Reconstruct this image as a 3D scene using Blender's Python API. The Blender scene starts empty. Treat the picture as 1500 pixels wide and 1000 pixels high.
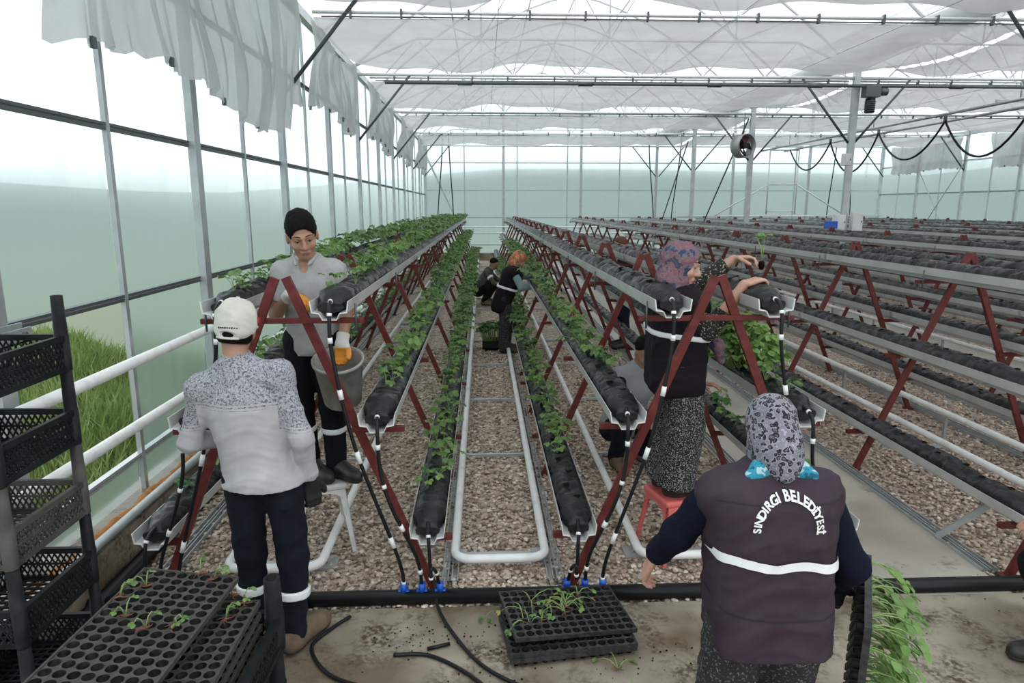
import bpy, bmesh, math, random
import numpy as np
from mathutils import Vector, Matrix, noise
from mathutils.bvhtree import BVHTree
PI = math.pi
rnd = random.Random(7)
SC = bpy.context.scene
COL = SC.collection

# ------------------------------------------------------------ camera, sky, exposure
CAMH = 2.15
cam_d = bpy.data.cameras.new('camera'); cam = bpy.data.objects.new('camera', cam_d); COL.objects.link(cam)
cam.location = (0, 0, CAMH)
cam.rotation_euler = (math.radians(90 - 11.15), 0, math.radians(-2.42))
cam_d.sensor_width = 36.0; cam_d.lens = 24.0; cam_d.clip_end = 2000
SC.camera = cam
SC.view_settings.view_transform = 'Standard'; SC.view_settings.look = 'None'
SC.view_settings.gamma = 1.0; SC.view_settings.use_curve_mapping = False
SC.view_settings.exposure = 0.80
SC.cycles.use_denoising = True
SC.cycles.transparent_max_bounces = 24
SC.cycles.max_bounces = 10
W = bpy.data.worlds.new('overcast_sky'); SC.world = W; W.use_nodes = True
W.node_tree.nodes['Background'].inputs[0].default_value = (0.93, 0.97, 1.0, 1)
W.node_tree.nodes['Background'].inputs[1].default_value = 1.15

# ------------------------------------------------------------ materials
MATS = {}
def mat(name, color, rough=0.6, metal=0.0, bump=None, var=None, spec=0.5, trans=0.0, alpha=None, coat=0.0):
    """var=(color2, scale, lo, hi) noise colour variation; bump=(scale, strength); trans = mix of translucency; alpha=transparent mix"""
    m = bpy.data.materials.new(name); m.use_nodes = True
    nt = m.node_tree; nd = nt.nodes; lk = nt.links
    b = nd['Principled BSDF']; out = nd['Material Output']
    b.inputs['Base Color'].default_value = (*color, 1)
    b.inputs['Roughness'].default_value = rough; b.inputs['Metallic'].default_value = metal
    b.inputs['Specular IOR Level'].default_value = spec
    if coat: b.inputs['Coat Weight'].default_value = coat
    tc = nd.new('ShaderNodeTexCoord')
    csock = None
    if var:
        n = nd.new('ShaderNodeTexNoise'); n.inputs['Scale'].default_value = var[1]; n.inputs['Detail'].default_value = 6
        lk.new(tc.outputs['Object'], n.inputs['Vector'])
        r = nd.new('ShaderNodeValToRGB'); r.color_ramp.elements[0].position = var[2]; r.color_ramp.elements[1].position = var[3]
        r.color_ramp.elements[0].color = (*color, 1); r.color_ramp.elements[1].color = (*var[0], 1)
        lk.new(n.outputs['Fac'], r.inputs['Fac']); lk.new(r.outputs['Color'], b.inputs['Base Color']); csock = r.outputs['Color']
    if bump:
        n2 = nd.new('ShaderNodeTexNoise'); n2.inputs['Scale'].default_value = bump[0]; n2.inputs['Detail'].default_value = 5
        lk.new(tc.outputs['Object'], n2.inputs['Vector'])
        bp = nd.new('ShaderNodeBump'); bp.inputs['Strength'].default_value = bump[1]; bp.inputs['Distance'].default_value = 0.01
        lk.new(n2.outputs['Fac'], bp.inputs['Height']); lk.new(bp.outputs['Normal'], b.inputs['Normal'])
    sh = b.outputs[0]
    if trans:
        t = nd.new('ShaderNodeBsdfTranslucent'); t.inputs['Color'].default_value = (*color, 1)
        if csock: lk.new(csock, t.inputs['Color'])
        mx = nd.new('ShaderNodeMixShader'); mx.inputs[0].default_value = trans
        lk.new(sh, mx.inputs[1]); lk.new(t.outputs[0], mx.inputs[2]); sh = mx.outputs[0]
    if alpha is not None:
        t = nd.new('ShaderNodeBsdfTransparent')
        t.inputs['Color'].default_value = (1, 1, 1, 1) if len(alpha) == 1 else (*alpha[1], 1)
        mx = nd.new('ShaderNodeMixShader'); mx.inputs[0].default_value = alpha[0]
        lk.new(sh, mx.inputs[1]); lk.new(t.outputs[0], mx.inputs[2]); sh = mx.outputs[0]
    lk.new(sh, out.inputs['Surface'])
    MATS[name] = m
    return m
def nodes_of(m): return m.node_tree.nodes, m.node_tree.links

mat('galv', (0.50, 0.53, 0.54), 0.42, 0.55, var=((0.40, 0.43, 0.44), 6, .35, .7))
mat('galv_dark', (0.10, 0.115, 0.12), 0.45, 0.4)
mat('alu_white', (0.72, 0.74, 0.75), 0.45, 0.2)
mat('red_steel', (0.115, 0.020, 0.018), 0.5, 0.0, spec=.3, var=((0.165, 0.037, 0.032), 18, .45, .75), bump=(60, .12))
mat('gutter_grey', (0.56, 0.57, 0.56), 0.42, 0.12, var=((0.46, 0.47, 0.46), 5, .4, .7))
mat('gutter_white', (0.74, 0.75, 0.74), 0.5)
mat('white_pipe', (0.86, 0.87, 0.86), 0.35, var=((0.66, 0.66, 0.63), 9, .5, .8))
mat('black_film', (0.013, 0.014, 0.015), 0.36, 0, bump=(30, .7), var=((0.022, 0.022, 0.024), 8, .45, .75), spec=.30)
mat('black_plastic', (0.010, 0.012, 0.013), 0.5, spec=.16, var=((0.022, 0.025, 0.025), 15, .45, .75))
mat('dusty_plastic', (0.075, 0.07, 0.06), 0.7, var=((0.035, 0.034, 0.03), 12, .4, .7))
mat('tray_plastic', (0.072, 0.067, 0.060), 0.7, spec=.3, var=((0.045, 0.044, 0.042), 30, .4, .7), bump=(80, .2))
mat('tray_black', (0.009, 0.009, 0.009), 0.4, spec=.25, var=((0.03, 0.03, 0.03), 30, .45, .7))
mat('tray_edge_sheen', (0.05, 0.05, 0.05), 0.4, spec=.4, var=((0.02, 0.02, 0.02), 40, .4, .6))  # web of the black trays: whitish edge reflections painted in as paler plastic
mat('soil', (0.010, 0.008, 0.006), 1.0, spec=.02, var=((0.022, 0.015, 0.011), 60, .4, .7), bump=(120, .9))
mat('hose_black', (0.008, 0.009, 0.010), 0.4, spec=.3)
mat('hose_white', (0.80, 0.81, 0.80), 0.4)
mat('blue_plastic', (0.012, 0.10, 0.55), 0.35)
mat('white_plastic', (0.66, 0.67, 0.64), 0.45, var=((0.5, 0.5, 0.46), 8, .5, .75))
mat('red_plastic', (0.70, 0.145, 0.13), 0.4, var=((0.55, 0.12, 0.11), 8, .5, .8))
mat('bucket_grey', (0.36, 0.36, 0.33), 0.6, var=((0.22, 0.215, 0.19), 12, .4, .65))
mat('foam_orange', (0.50, 0.20, 0.055), 0.9, var=((0.36, 0.14, 0.04), 25, .4, .7), bump=(40, .6))
mat('leaf', (0.09, 0.185, 0.05), 0.55, var=((0.20, 0.31, 0.10), 11, .35, .7), trans=.25)
mat('leaf_light', (0.15, 0.28, 0.065), 0.55, var=((0.24, 0.38, 0.12), 14, .35, .7), trans=.3)
mat('leaf_dark', (0.035, 0.12, 0.028), 0.5, var=((0.07, 0.2, 0.05), 14, .35, .7), trans=.2)
mat('leaf_dry', (0.35, 0.23, 0.06), 0.6, var=((0.5, 0.42, 0.10), 30, .35, .7), trans=.2)
mat('stem', (0.20, 0.30, 0.10), 0.5)
mat('root', (0.16, 0.055, 0.03), 0.8)
mat('grass', (0.14, 0.24, 0.05), 0.6, var=((0.33, 0.40, 0.15), 1.8, .3, .7), trans=.3)
mat('screen', (0.64, 0.64, 0.645), 0.9, var=((0.56, 0.555, 0.555), 2.2, .4, .65), trans=.42, alpha=(.10,), bump=(9, .35))
mat('roof_film', (0.86, 0.88, 0.88), 0.6, trans=.85, alpha=(.55,))
mat('fan_grey', (0.35, 0.36, 0.36), 0.4, .4)

def panel_material():
    m = bpy.data.materials.new('polycarbonate'); m.use_nodes = True
    nd, lk = nodes_of(m); b = nd['Principled BSDF']; out = nd['Material Output']
    b.inputs['Base Color'].default_value = (.55, .62, .62, 1); b.inputs['Roughness'].default_value = .35
    t = nd.new('ShaderNodeBsdfTranslucent'); t.inputs['Color'].default_value = (.40, .50, .50, 1)
    mx = nd.new('ShaderNodeMixShader'); mx.inputs[0].default_value = .80
    lk.new(b.outputs[0], mx.inputs[1]); lk.new(t.outputs[0], mx.inputs[2])
    tr = nd.new('ShaderNodeBsdfTransparent'); tr.inputs['Color'].default_value = (.82, .93, .92, 1)
    # streaky dirt running down the sheet: thin differences in how clear the sheet is
    tc = nd.new('ShaderNodeTexCoord'); mp = nd.new('ShaderNodeMapping'); mp.inputs['Scale'].default_value = (6, 6, .5)
    n = nd.new('ShaderNodeTexNoise'); n.inputs['Scale'].default_value = 1.4; n.inputs['Detail'].default_value = 6
    lk.new(tc.outputs['Object'], mp.inputs['Vector']); lk.new(mp.outputs[0], n.inputs['Vector'])
    mr = nd.new('ShaderNodeMapRange'); mr.inputs[1].default_value = .3; mr.inputs[2].default_value = .7
    mr.inputs[3].default_value = .72; mr.inputs[4].default_value = .60
    lk.new(n.outputs['Fac'], mr.inputs[0])
    rf = nd.new('ShaderNodeBsdfRefraction'); rf.inputs['Color'].default_value = (.82, .91, .91, 1); rf.inputs['Roughness'].default_value = .42; rf.inputs['IOR'].default_value = 1.09
    m3 = nd.new('ShaderNodeMixShader'); m3.inputs[0].default_value = .80; lk.new(tr.outputs[0], m3.inputs[1]); lk.new(rf.outputs[0], m3.inputs[2])
    m2 = nd.new('ShaderNodeMixShader'); lk.new(mr.outputs[0], m2.inputs[0])
    lk.new(mx.outputs[0], m2.inputs[1]); lk.new(m3.outputs[0], m2.inputs[2])
    lk.new(m2.outputs[0], out.inputs['Surface']); MATS['panel'] = m
panel_material()

def concrete_material(name='concrete', lo=(.165, .130, .088), hi=(.35, .31, .245), dirt=.47):
    m = bpy.data.materials.new(name); m.use_nodes = True
    nd, lk = nodes_of(m); b = nd['Principled BSDF']
    tc = nd.new('ShaderNodeTexCoord')
    n = nd.new('ShaderNodeTexNoise'); n.inputs['Scale'].default_value = 1.6; n.inputs['Detail'].default_value = 8
    n2 = nd.new('ShaderNodeTexNoise'); n2.inputs['Scale'].default_value = 38; n2.inputs['Detail'].default_value = 4
    n3 = nd.new('ShaderNodeTexNoise'); n3.inputs['Scale'].default_value = 2.6; n3.inputs['Detail'].default_value = 9
    n3.inputs['Roughness'].default_value = .7
    for q in (n, n2, n3): lk.new(tc.outputs['Object'], q.inputs['Vector'])
    r = nd.new('ShaderNodeValToRGB'); e = r.color_ramp.elements
    e[0].position = .38; e[0].color = (*lo, 1); e[1].position = .60; e[1].color = (*hi, 1)
    lk.new(n.outputs['Fac'], r.inputs['Fac'])
    # trodden-in soil, thick in patches
    r2 = nd.new('ShaderNodeValToRGB'); e = r2.color_ramp.elements
    e[0].position = dirt; e[0].color = (0, 0, 0, 1); e[1].position = dirt + .13; e[1].color = (1, 1, 1, 1)
    lk.new(n3.outputs['Fac'], r2.inputs['Fac'])
    sp = nd.new('ShaderNodeValToRGB'); e = sp.color_ramp.elements
    e[0].position = .38; e[0].color = (0.05, .05, .05, 1); e[1].position = .56; e[1].color = (1, 1, 1, 1)
    lk.new(n2.outputs['Fac'], sp.inputs['Fac'])
    mul = nd.new('ShaderNodeMath'); mul.operation = 'MULTIPLY'; lk.new(r2.outputs[0], mul.inputs[0]); lk.new(sp.outputs[0], mul.inputs[1])
    mix = nd.new('ShaderNodeMixRGB'); lk.new(mul.outputs[0], mix.inputs[0]); lk.new(r.outputs[0], mix.inputs[1])
    mix.inputs[2].default_value = (.075, .050, .030, 1)
    lk.new(mix.outputs[0], b.inputs['Base Color'])
    rr = nd.new('ShaderNodeMapRange'); rr.inputs[1].default_value = .42; rr.inputs[2].default_value = .60
    rr.inputs[3].default_value = .28; rr.inputs[4].default_value = .85
    lk.new(n.outputs['Fac'], rr.inputs[0]); lk.new(rr.outputs[0], b.inputs['Roughness'])
    bp = nd.new('ShaderNodeBump'); bp.inputs['Strength'].default_value = .25; bp.inputs['Distance'].default_value = .01
    lk.new(n2.outputs['Fac'], bp.inputs['Height']); lk.new(bp.outputs[0], b.inputs['Normal'])
    MATS[name] = m
concrete_material(); concrete_material('concrete_pale', (.34, .31, .255), (.46, .43, .37), .60)

def gravel_material(name, stones):
    m = bpy.data.materials.new(name); m.use_nodes = True
    nd, lk = nodes_of(m); b = nd['Principled BSDF']; b.inputs['Roughness'].default_value = .85
    r = nd.new('ShaderNodeValToRGB'); cr = r.color_ramp
    cols = [(0, (.15, .115, .09)), (.2, (.36, .27, .21)), (.45, (.58, .46, .37)), (.65, (.42, .365, .31)), (.85, (.66, .545, .44)), (1, (.80, .72, .63))]
    cr.elements[0].position = 0; cr.elements[0].color = (*cols[0][1], 1); cr.elements[1].position = 1; cr.elements[1].color = (*cols[-1][1], 1)
    for p, c in cols[1:-1]:
        q = cr.elements.new(p); q.color = (*c, 1)
    if stones:
        a = nd.new('ShaderNodeAttribute'); a.attribute_name = 'tone'; lk.new(a.outputs['Fac'], r.inputs['Fac'])
    else:
        tc = nd.new('ShaderNodeTexCoord'); v = nd.new('ShaderNodeTexVoronoi'); v.inputs['Scale'].default_value = 34
        lk.new(tc.outputs['Object'], v.inputs['Vector'])
        sx = nd.new('ShaderNodeSeparateColor'); lk.new(v.outputs['Color'], sx.inputs[0]); lk.new(sx.outputs[0], r.inputs['Fac'])
        bp = nd.new('ShaderNodeBump'); bp.invert = True; bp.inputs['Strength'].default_value = 1; bp.inputs['Distance'].default_value = .02
        lk.new(v.outputs['Distance'], bp.inputs['Height']); lk.new(bp.outputs[0], b.inputs['Normal'])
    lk.new(r.outputs[0], b.inputs['Base Color']); MATS[name] = m
gravel_material('gravel_bed', False); gravel_material('gravel_stone', True)

# ------------------------------------------------------------ mesh helpers
def frame_from(d, up=(0, 0, 1)):
    d = Vector(d).normalized(); u = Vector(up)
    if abs(d.dot(u)) > .98: u = Vector((0, 1, 0))
    s = d.cross(u).normalized(); u = s.cross(d).normalized()
    return d, s, u
class MB:
    def __init__(self): self.v = []; self.f = []; self.sm = []
    def add(self, vs, fs, smooth=False):
        o = len(self.v); self.v += [tuple(p) for p in vs]; self.f += [tuple(i + o for i in q) for q in fs]; self.sm += [smooth] * len(fs)
    def box(self, lo, hi):
        x0, y0, z0 = lo; x1, y1, z1 = hi
        self.add([(x0, y0, z0), (x1, y0, z0), (x1, y1, z0), (x0, y1, z0), (x0, y0, z1), (x1, y0, z1), (x1, y1, z1), (x0, y1, z1)],
                 [(0, 3, 2, 1), (4, 5, 6, 7), (0, 1, 5, 4), (1, 2, 6, 5), (2, 3, 7, 6), (3, 0, 4, 7)])
        return self
    def bar(self, a, b, w, h, up=(0, 0, 1)):
        a = Vector(a); b = Vector(b); d, s, u = frame_from(b - a, up)
        vs = []
        for p in (a, b):
            for i, j in ((-1, -1), (1, -1), (1, 1), (-1, 1)): vs.append(p + s * (i * w / 2) + u * (j * h / 2))
        self.add(vs, [(0, 1, 2, 3), (7, 6, 5, 4), (0, 4, 5, 1), (1, 5, 6, 2), (2, 6, 7, 3), (3, 7, 4, 0)])
        return self
    def tube(self, pts, r, n=8, cap=True, closed=False):
        P = [Vector(p) for p in pts]; m = len(P); R = r if isinstance(r, (list, tuple)) else [r] * m
        vs = []; prev = None
        for i, p in enumerate(P):
            if closed: d = P[(i + 1) % m] - P[i - 1]
            else: d = P[min(i + 1, m - 1)] - P[max(i - 1, 0)]
            d.normalize()
            if prev is None: _, s, u = frame_from(d)
            else:
                s = (prev - d * prev.dot(d)).normalized(); u = s.cross(d)
            prev = s
            for k in range(n):
                a = 2 * PI * k / n; vs.append(p + (s * math.cos(a) + u * math.sin(a)) * R[i])
        fs = []
        for i in range(m if closed else m - 1):
            j = (i + 1) % m
            for k in range(n): fs.append((i * n + k, i * n + (k + 1) % n, j * n + (k + 1) % n, j * n + k))
        self.add(vs, fs, n > 4)
        if cap and not closed:
            o = len(self.v) - len(vs)
            self.f.append(tuple(o + k for k in reversed(range(n)))); self.sm.append(False)
            self.f.append(tuple(o + (m - 1) * n + k for k in range(n))); self.sm.append(False)
        return self
    def lathe(self, prof, n=20, c=(0, 0, 0), smooth=True):
        vs = []; m = len(prof)
        for r, z in prof:
            for k in range(n):
                a = 2 * PI * k / n; vs.append((c[0] + r * math.cos(a), c[1] + r * math.sin(a), c[2] + z))
        fs = [(i * n + k, i * n + (k + 1) % n, (i + 1) * n + (k + 1) % n, (i + 1) * n + k) for i in range(m - 1) for k in range(n)]
        self.add(vs, fs, smooth); return self
    def extrude(self, prof, y0, y1, smooth=False):
        """closed 2-D profile (x,z) swept along y"""
        n = len(prof)
        vs = [(x, y0, z) for x, z in prof] + [(x, y1, z) for x, z in prof]
        fs = [(i, (i + 1) % n, n + (i + 1) % n, n + i) for i in range(n)]
        self.add(vs, fs, smooth)
        return self
    def grid(self, fn, nu, nv, smooth=True):
        vs = [fn(i / nu, j / nv) for j in range(nv + 1) for i in range(nu + 1)]
        fs = [(j * (nu + 1) + i, j * (nu + 1) + i + 1, (j + 1) * (nu + 1) + i + 1, (j + 1) * (nu + 1) + i) for j in range(nv) for i in range(nu)]
        self.add(vs, fs, smooth); return self
    def mesh(self, name, m):
        me = bpy.data.meshes.new(name); me.from_pydata([tuple(p) for p in self.v], [], self.f)
        me.polygons.foreach_set('use_smooth', self.sm); me.materials.append(MATS[m] if isinstance(m, str) else m); me.update()
        return me
    def build(self, name, m, parent=None):
        return link(name, self.mesh(name, m), parent)
def link(name, me, parent=None, loc=None, rot=None):
    o = bpy.data.objects.new(name, me); COL.objects.link(o)
    if parent is not None: o.parent = parent
    if loc is not None: o.location = loc
    if rot is not None: o.rotation_euler = rot
    return o
def tag(o, label=None, cat=None, group=None, kind=None):
    if label: o['label'] = label
    if cat: o['category'] = cat
    if group: o['group'] = group
    if kind: o['kind'] = kind
    return o
def thing(name, label, cat, loc=(0, 0, 0), rz=0, group=None, kind=None):
    o = link(name, None, None, loc, (0, 0, rz)); return tag(o, label, cat, group, kind)
def copy_tree(o, parent=None):
    c = o.copy(); COL.objects.link(c)
    if parent is not None: c.parent = parent
    for ch in list(o.children): copy_tree(ch, c)
    return c
def np_mesh(name, V, F, m, smooth=True):
    """V (n,3), F (k,3|4) numpy"""
    me = bpy.data.meshes.new(name); V = np.ascontiguousarray(V, dtype=np.float32); F = np.ascontiguousarray(F, dtype=np.int32)
    k, w = F.shape
    me.vertices.add(len(V)); me.vertices.foreach_set('co', V.ravel())
    me.loops.add(k * w); me.loops.foreach_set('vertex_index', F.ravel())
    me.polygons.add(k); me.polygons.foreach_set('loop_start', np.arange(0, k * w, w, dtype=np.int32))
    me.polygons.foreach_set('loop_total', np.full(k, w, dtype=np.int32))
    me.polygons.foreach_set('use_smooth', np.full(k, smooth, dtype=bool))
    me.update(calc_edges=True); me.materials.append(MATS[m] if isinstance(m, str) else m)
    return me
# ------------------------------------------------------------ the setting: ground, walls, roof
XL, XC, XR = -2.35, 7.05, 16.45
YB = 28.26
POSTY = [5.76 + 2.5 * k for k in range(-3, 10)]
RAILZ = [0.5, 1.57, 2.64, 3.70]
EAVE = 4.62

def struct(o): o['kind'] = 'structure'; return o
b = MB(); b.box((XL - .05, 3.40, -.30), (XR + .05, YB + .05, -.012)); struct(b.build('floor', 'gravel_bed'))
b = MB(); b.box((XL - .05, -4, -.30), (XR + .05, 3.395, .004)); struct(b.build('floor_apron', 'concrete'))
def strip(x0, x1):
    b = MB(); b.box((x0, 3.397, -.25), (x1, YB, .006)); struct(b.build('floor_path', 'concrete_pale'))
strip(2.02, 2.98); strip(7.0, 7.75)
# outside
def terrain(u, v):
    x = -420 + 840 * u; y = -60 + 560 * v
    d = math.hypot(x - 7, y - 14)
    f = .55 + .45 * min(1, max(0, (x + 150) / 160))
    h = -.45 + max(0, d - 70) / 330 * 19 * f * (1 + .22 * math.sin(x * .013 + 1) + .12 * math.sin(y * .021 + x * .008)) if d > 70 else -.45
    return (x, y, h)
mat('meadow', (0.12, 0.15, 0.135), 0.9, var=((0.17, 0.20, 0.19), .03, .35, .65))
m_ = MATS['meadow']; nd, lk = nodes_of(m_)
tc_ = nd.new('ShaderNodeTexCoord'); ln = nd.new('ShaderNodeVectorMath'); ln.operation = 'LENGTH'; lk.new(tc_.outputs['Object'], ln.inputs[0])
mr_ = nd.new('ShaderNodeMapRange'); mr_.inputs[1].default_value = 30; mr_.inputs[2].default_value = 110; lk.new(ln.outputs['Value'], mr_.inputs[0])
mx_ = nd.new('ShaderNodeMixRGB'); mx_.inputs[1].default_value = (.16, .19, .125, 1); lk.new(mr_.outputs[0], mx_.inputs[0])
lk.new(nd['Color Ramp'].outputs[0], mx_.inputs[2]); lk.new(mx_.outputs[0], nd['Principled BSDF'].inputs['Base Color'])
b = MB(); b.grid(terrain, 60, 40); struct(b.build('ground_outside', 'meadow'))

# kerb below the side wall
b = MB(); b.box((XL - .12, -4, -.3), (XL + .21, YB, .26)); struct(b.build('kerb_side', 'concrete'))
b = MB(); b.box((XL + .13, YB - .15, -.3), (XR, YB + .1, .30)); struct(b.build('kerb_back', 'concrete'))
b = MB(); b.box((XR - .12, -4, -.3), (XR + .12, YB, .26)); struct(b.build('kerb_far', 'concrete'))

PANEL_CACHE = {}
def panel(parent, axis, a0, a1, z0, z1, c):
    """thin twin-wall sheet; axis 'y' = sheet lies along y at x=c"""
    key = (axis, round(a1 - a0, 3), round(z1 - z0, 3))
    if key not in PANEL_CACHE:
        b = MB(); w, h = a1 - a0, z1 - z0
        def fn(u, v):
            p = (u - .5) * w; q = v * h
            bow = .012 * math.sin(u * PI) * math.sin(v * PI)
            return (bow, p, q) if axis == 'y' else (p, bow, q)
        b.grid(fn, 6, 6); PANEL_CACHE[key] = b.mesh('panel', 'panel')
    m = (a0 + a1) / 2
    return link('panel', PANEL_CACHE[key], parent, (c, m, z0) if axis == 'y' else (m, c, z0), (0, 0, PI) if c > 10 and axis == 'y' else None)

def side_wall(name, X, sgn, open_panels):
    w = thing(name, None, None); w['kind'] = 'structure'
    posts = POSTY
    pm = MB(); pm.box((-.03, -.055, 0), (.03, .055, 4.6)); pm = pm.mesh('post', 'galv')
    mm = MB(); mm.box((-.015, -.02, .2), (.015, .02, 4.6)); mm = mm.mesh('mullion', 'galv')
    ys = []
    for y in posts:
        link('post', pm, w, (X + sgn * .05, y, .1)); link('mullion', mm, w, (X + sgn * .02, y + 1.25, .05)); ys += [y, y + 1.25]
    ys = sorted(ys)[:-1]
    y0, y1 = ys[0], YB
    for z in RAILZ:
        b = MB(); b.box((X + sgn * .012 - .018, y0, z - .022), (X + sgn * .012 + .018, y1, z - .004))
        b.box((X + sgn * .012 - .022, y0, z + .004), (X + sgn * .012 + .022, y1, z + .022)); b.build('rail', 'galv_dark' if z > 1 else 'galv', w)
    b = MB(); b.box((X - .06, y0, EAVE - .07), (X + .06, y1, EAVE + .05)); b.build('eave_beam', 'galv', w)
    zs = [.24] + RAILZ + [EAVE]
    for i in range(len(ys) - 1):
        for k in range(len(zs) - 1):
            if open_panels and k == 1 and ys[i + 1] < 4.6: continue
            panel(w, 'y', ys[i] + .004, ys[i + 1] - .004, zs[k] + .004, zs[k + 1] - .004, X - sgn * .012)
    return w
wl = side_wall('wall_left', XL, 1, True)
wr = side_wall('wall_right', XR, -1, False)
# X-braces on the far side wall
for y in (23.26, 15.76):
    for s in (0, 1):
        b = MB(); b.tube([(XR - .1, y, .6 + s * 3.0), (XR - .1, y + 2.5, 3.6 - s * 3.0)], .018, 6); b.build('brace', 'galv', wr)
# back wall
wb = thing('wall_back', None, None); wb['kind'] = 'structure'
maj = [XL + .05, .85, 3.98, XC, 10.2, 13.35, XR - .05]
mino = [-.72, 1.40, 3.43, 5.55, 8.62, 10.78, 12.8, 14.9]
for x in maj:
    b = MB(); b.box((x - .05, YB - .09, .1), (x + .05, YB - .02, 6.2)); b.build('post', 'galv', wb)
for x in mino:
    b = MB(); b.box((x - .022, YB - .05, .25), (x + .022, YB - .01, 5.6)); b.build('mullion', 'galv', wb)
BRZ = [.62, 1.72, 2.80, 3.88, 5.0]
for z in BRZ:
    b = MB(); b.box((XL, YB - .045, z - .02), (XR, YB - .005, z + .02)); b.build('rail', 'galv', wb)
xs = sorted(maj + mino); zz = [.28] + BRZ + [6.2]
for i in range(len(xs) - 1):
    for k in range(len(zz) - 1):
        panel(wb, 'x', xs[i] + .004, xs[i + 1] - .004, zz[k] + .004, zz[k + 1] - .004, YB + .01)
b = MB(); b.bar((-2.2, YB - .3, 4.1), (-.35, YB - .6, .2), .07, .07); b.build('brace', 'galv', wb)
for z in (1.1, 1.35):
    b = MB(); b.tube([(XL + .1, YB - .22, z), (XR - .1, YB - .22, z)], .03, 8); b.build('heating_pipe', 'white_pipe', wb)

# roof: two gothic bays of film on arches
RIDGE = 7.3
def arch(u, x0, x1):
    t = abs(2 * u - 1)
    return (x0 + (x1 - x0) * u, EAVE + (RIDGE - EAVE) * (1 - t ** 1.55))
cl = thing('ceiling', None, None); cl['kind'] = 'structure'
YT = [3.26, 5.76, 8.26, 10.76, 13.26, 15.76, 18.26, 20.76, 23.26, 25.76, 28.2]
for x0, x1 in ((XL, XC), (XC, XR)):
    for i in range(len(YT)):
        ya = -4 if i == 0 else YT[i - 1]; yb = YT[i]
        b = MB(); b.grid(lambda u, v: (*((arch(u, x0, x1)[0]), ya + (yb - ya) * v), arch(u, x0, x1)[1] + .05), 24, 1)
        b.build('roof_sheet', 'roof_film', cl)
    for i, y in enumerate(YT):
        b = MB(); b.tube([(arch(k / 16, x0, x1)[0], y, arch(k / 16, x0, x1)[1]) for k in range(17)], .028, 6); b.build('arch', 'alu_white', cl)
    for k in (3, 6, 8, 10, 13):
        p = arch(k / 16, x0, x1); b = MB(); b.tube([(p[0], -4, p[1] - .03), (p[0], YB, p[1] - .03)], .02, 6); b.build('purlin', 'alu_white', cl)
CH = 4.52
def truss(y, x0, x1, main):
    t = thing('roof_truss', f'white lattice roof truss, {main} from the apron, ' + ('planted bay' if x0 < 0 else 'bay of empty rows'), 'truss', group='roof trusses')
    n = 8
    b = MB(); b.tube([(x0, y, CH), (x1, y, CH)], .028, 8); b.build('bottom_chord', 'alu_white', t)
    tops = []
    for k in range(n + 1):
        u = k / n; p = arch(u, x0, x1); tops.append((p[0], y, CH + min(.62, p[1] - CH - .1) if 0 < k < n else CH + .12))
    b = MB(); b.tube(tops, .022, 6); b.build('top_chord', 'alu_white', t)
    for k in range(n):
        xa = x0 + (x1 - x0) * k / n; xb = x0 + (x1 - x0) * (k + .5) / n
        b = MB(); b.tube([tops[k] if k else (xa, y, CH), (xb, y, CH)], .013, 5); b.build('web', 'alu_white', t)
        b = MB(); b.tube([(xb, y, CH), tops[k + 1] if k < n - 1 else (x1, y, CH)], .013, 5); b.build('web', 'alu_white', t)
    for k in range(2, n - 1, 2):
        p = arch(k / n, x0, x1); b = MB(); b.tube([tops[k], (p[0], y, p[1])], .014, 5); b.build('post', 'alu_white', t)
        for dk in (-1, 1):
            q = arch((k + dk) / n, x0, x1); b = MB(); b.tube([tops[k], (q[0], y, q[1])], .012, 5); b.build('strut', 'alu_white', t)
    # knee braces to wall post / column
    for xx, s in ((x0, 1), (x1, -1)):
        b = MB(); b.tube([(xx + s * .06, y, 3.35), (xx + s * 1.05, y, CH)], .022, 6); b.build('knee_brace', 'galv_dark', t)
for y, nth in ((8.26, 'first'), (13.26, 'second'), (18.26, 'third'), (23.26, 'fourth'), (28.05, 'last')):
    truss(y, XL, XC, nth); truss(y, XC, XR, nth)
# columns and valley gutter
for i, y in enumerate((8.26, 13.26, 18.26, 23.26)):
    lab = ['galvanised column beside the concrete strip, nearest the apron', 'galvanised column carrying the screen motor and switch boxes',
           'galvanised column beside the circulation fan', 'galvanised column between the fan and the back wall'][i]
    c = thing('column', lab, 'column', (XC, y, 0), group='columns under the valley gutter')
    b = MB(); b.box((-.06, -.04, 0), (.06, .04, 4.75)); b.build('shaft', 'galv', c)
    b = MB(); b.box((-.12, -.12, 0), (.12, .12, .02)); b.box((-.1, -.08, 4.72), (.1, .08, 4.76)); b.build('base_plate', 'galv', c)
b = MB()
b.extrude([(XC - .22, 5.0), (XC - .12, 4.78), (XC + .12, 4.78), (XC + .22, 5.0), (XC + .20, 5.0), (XC + .11, 4.80), (XC - .11, 4.80), (XC - .20, 5.0)], -4, YB - .1)
tag(b.build('valley_gutter', 'galv'), 'long galvanised valley gutter between the two roof bays', 'gutter')

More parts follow.
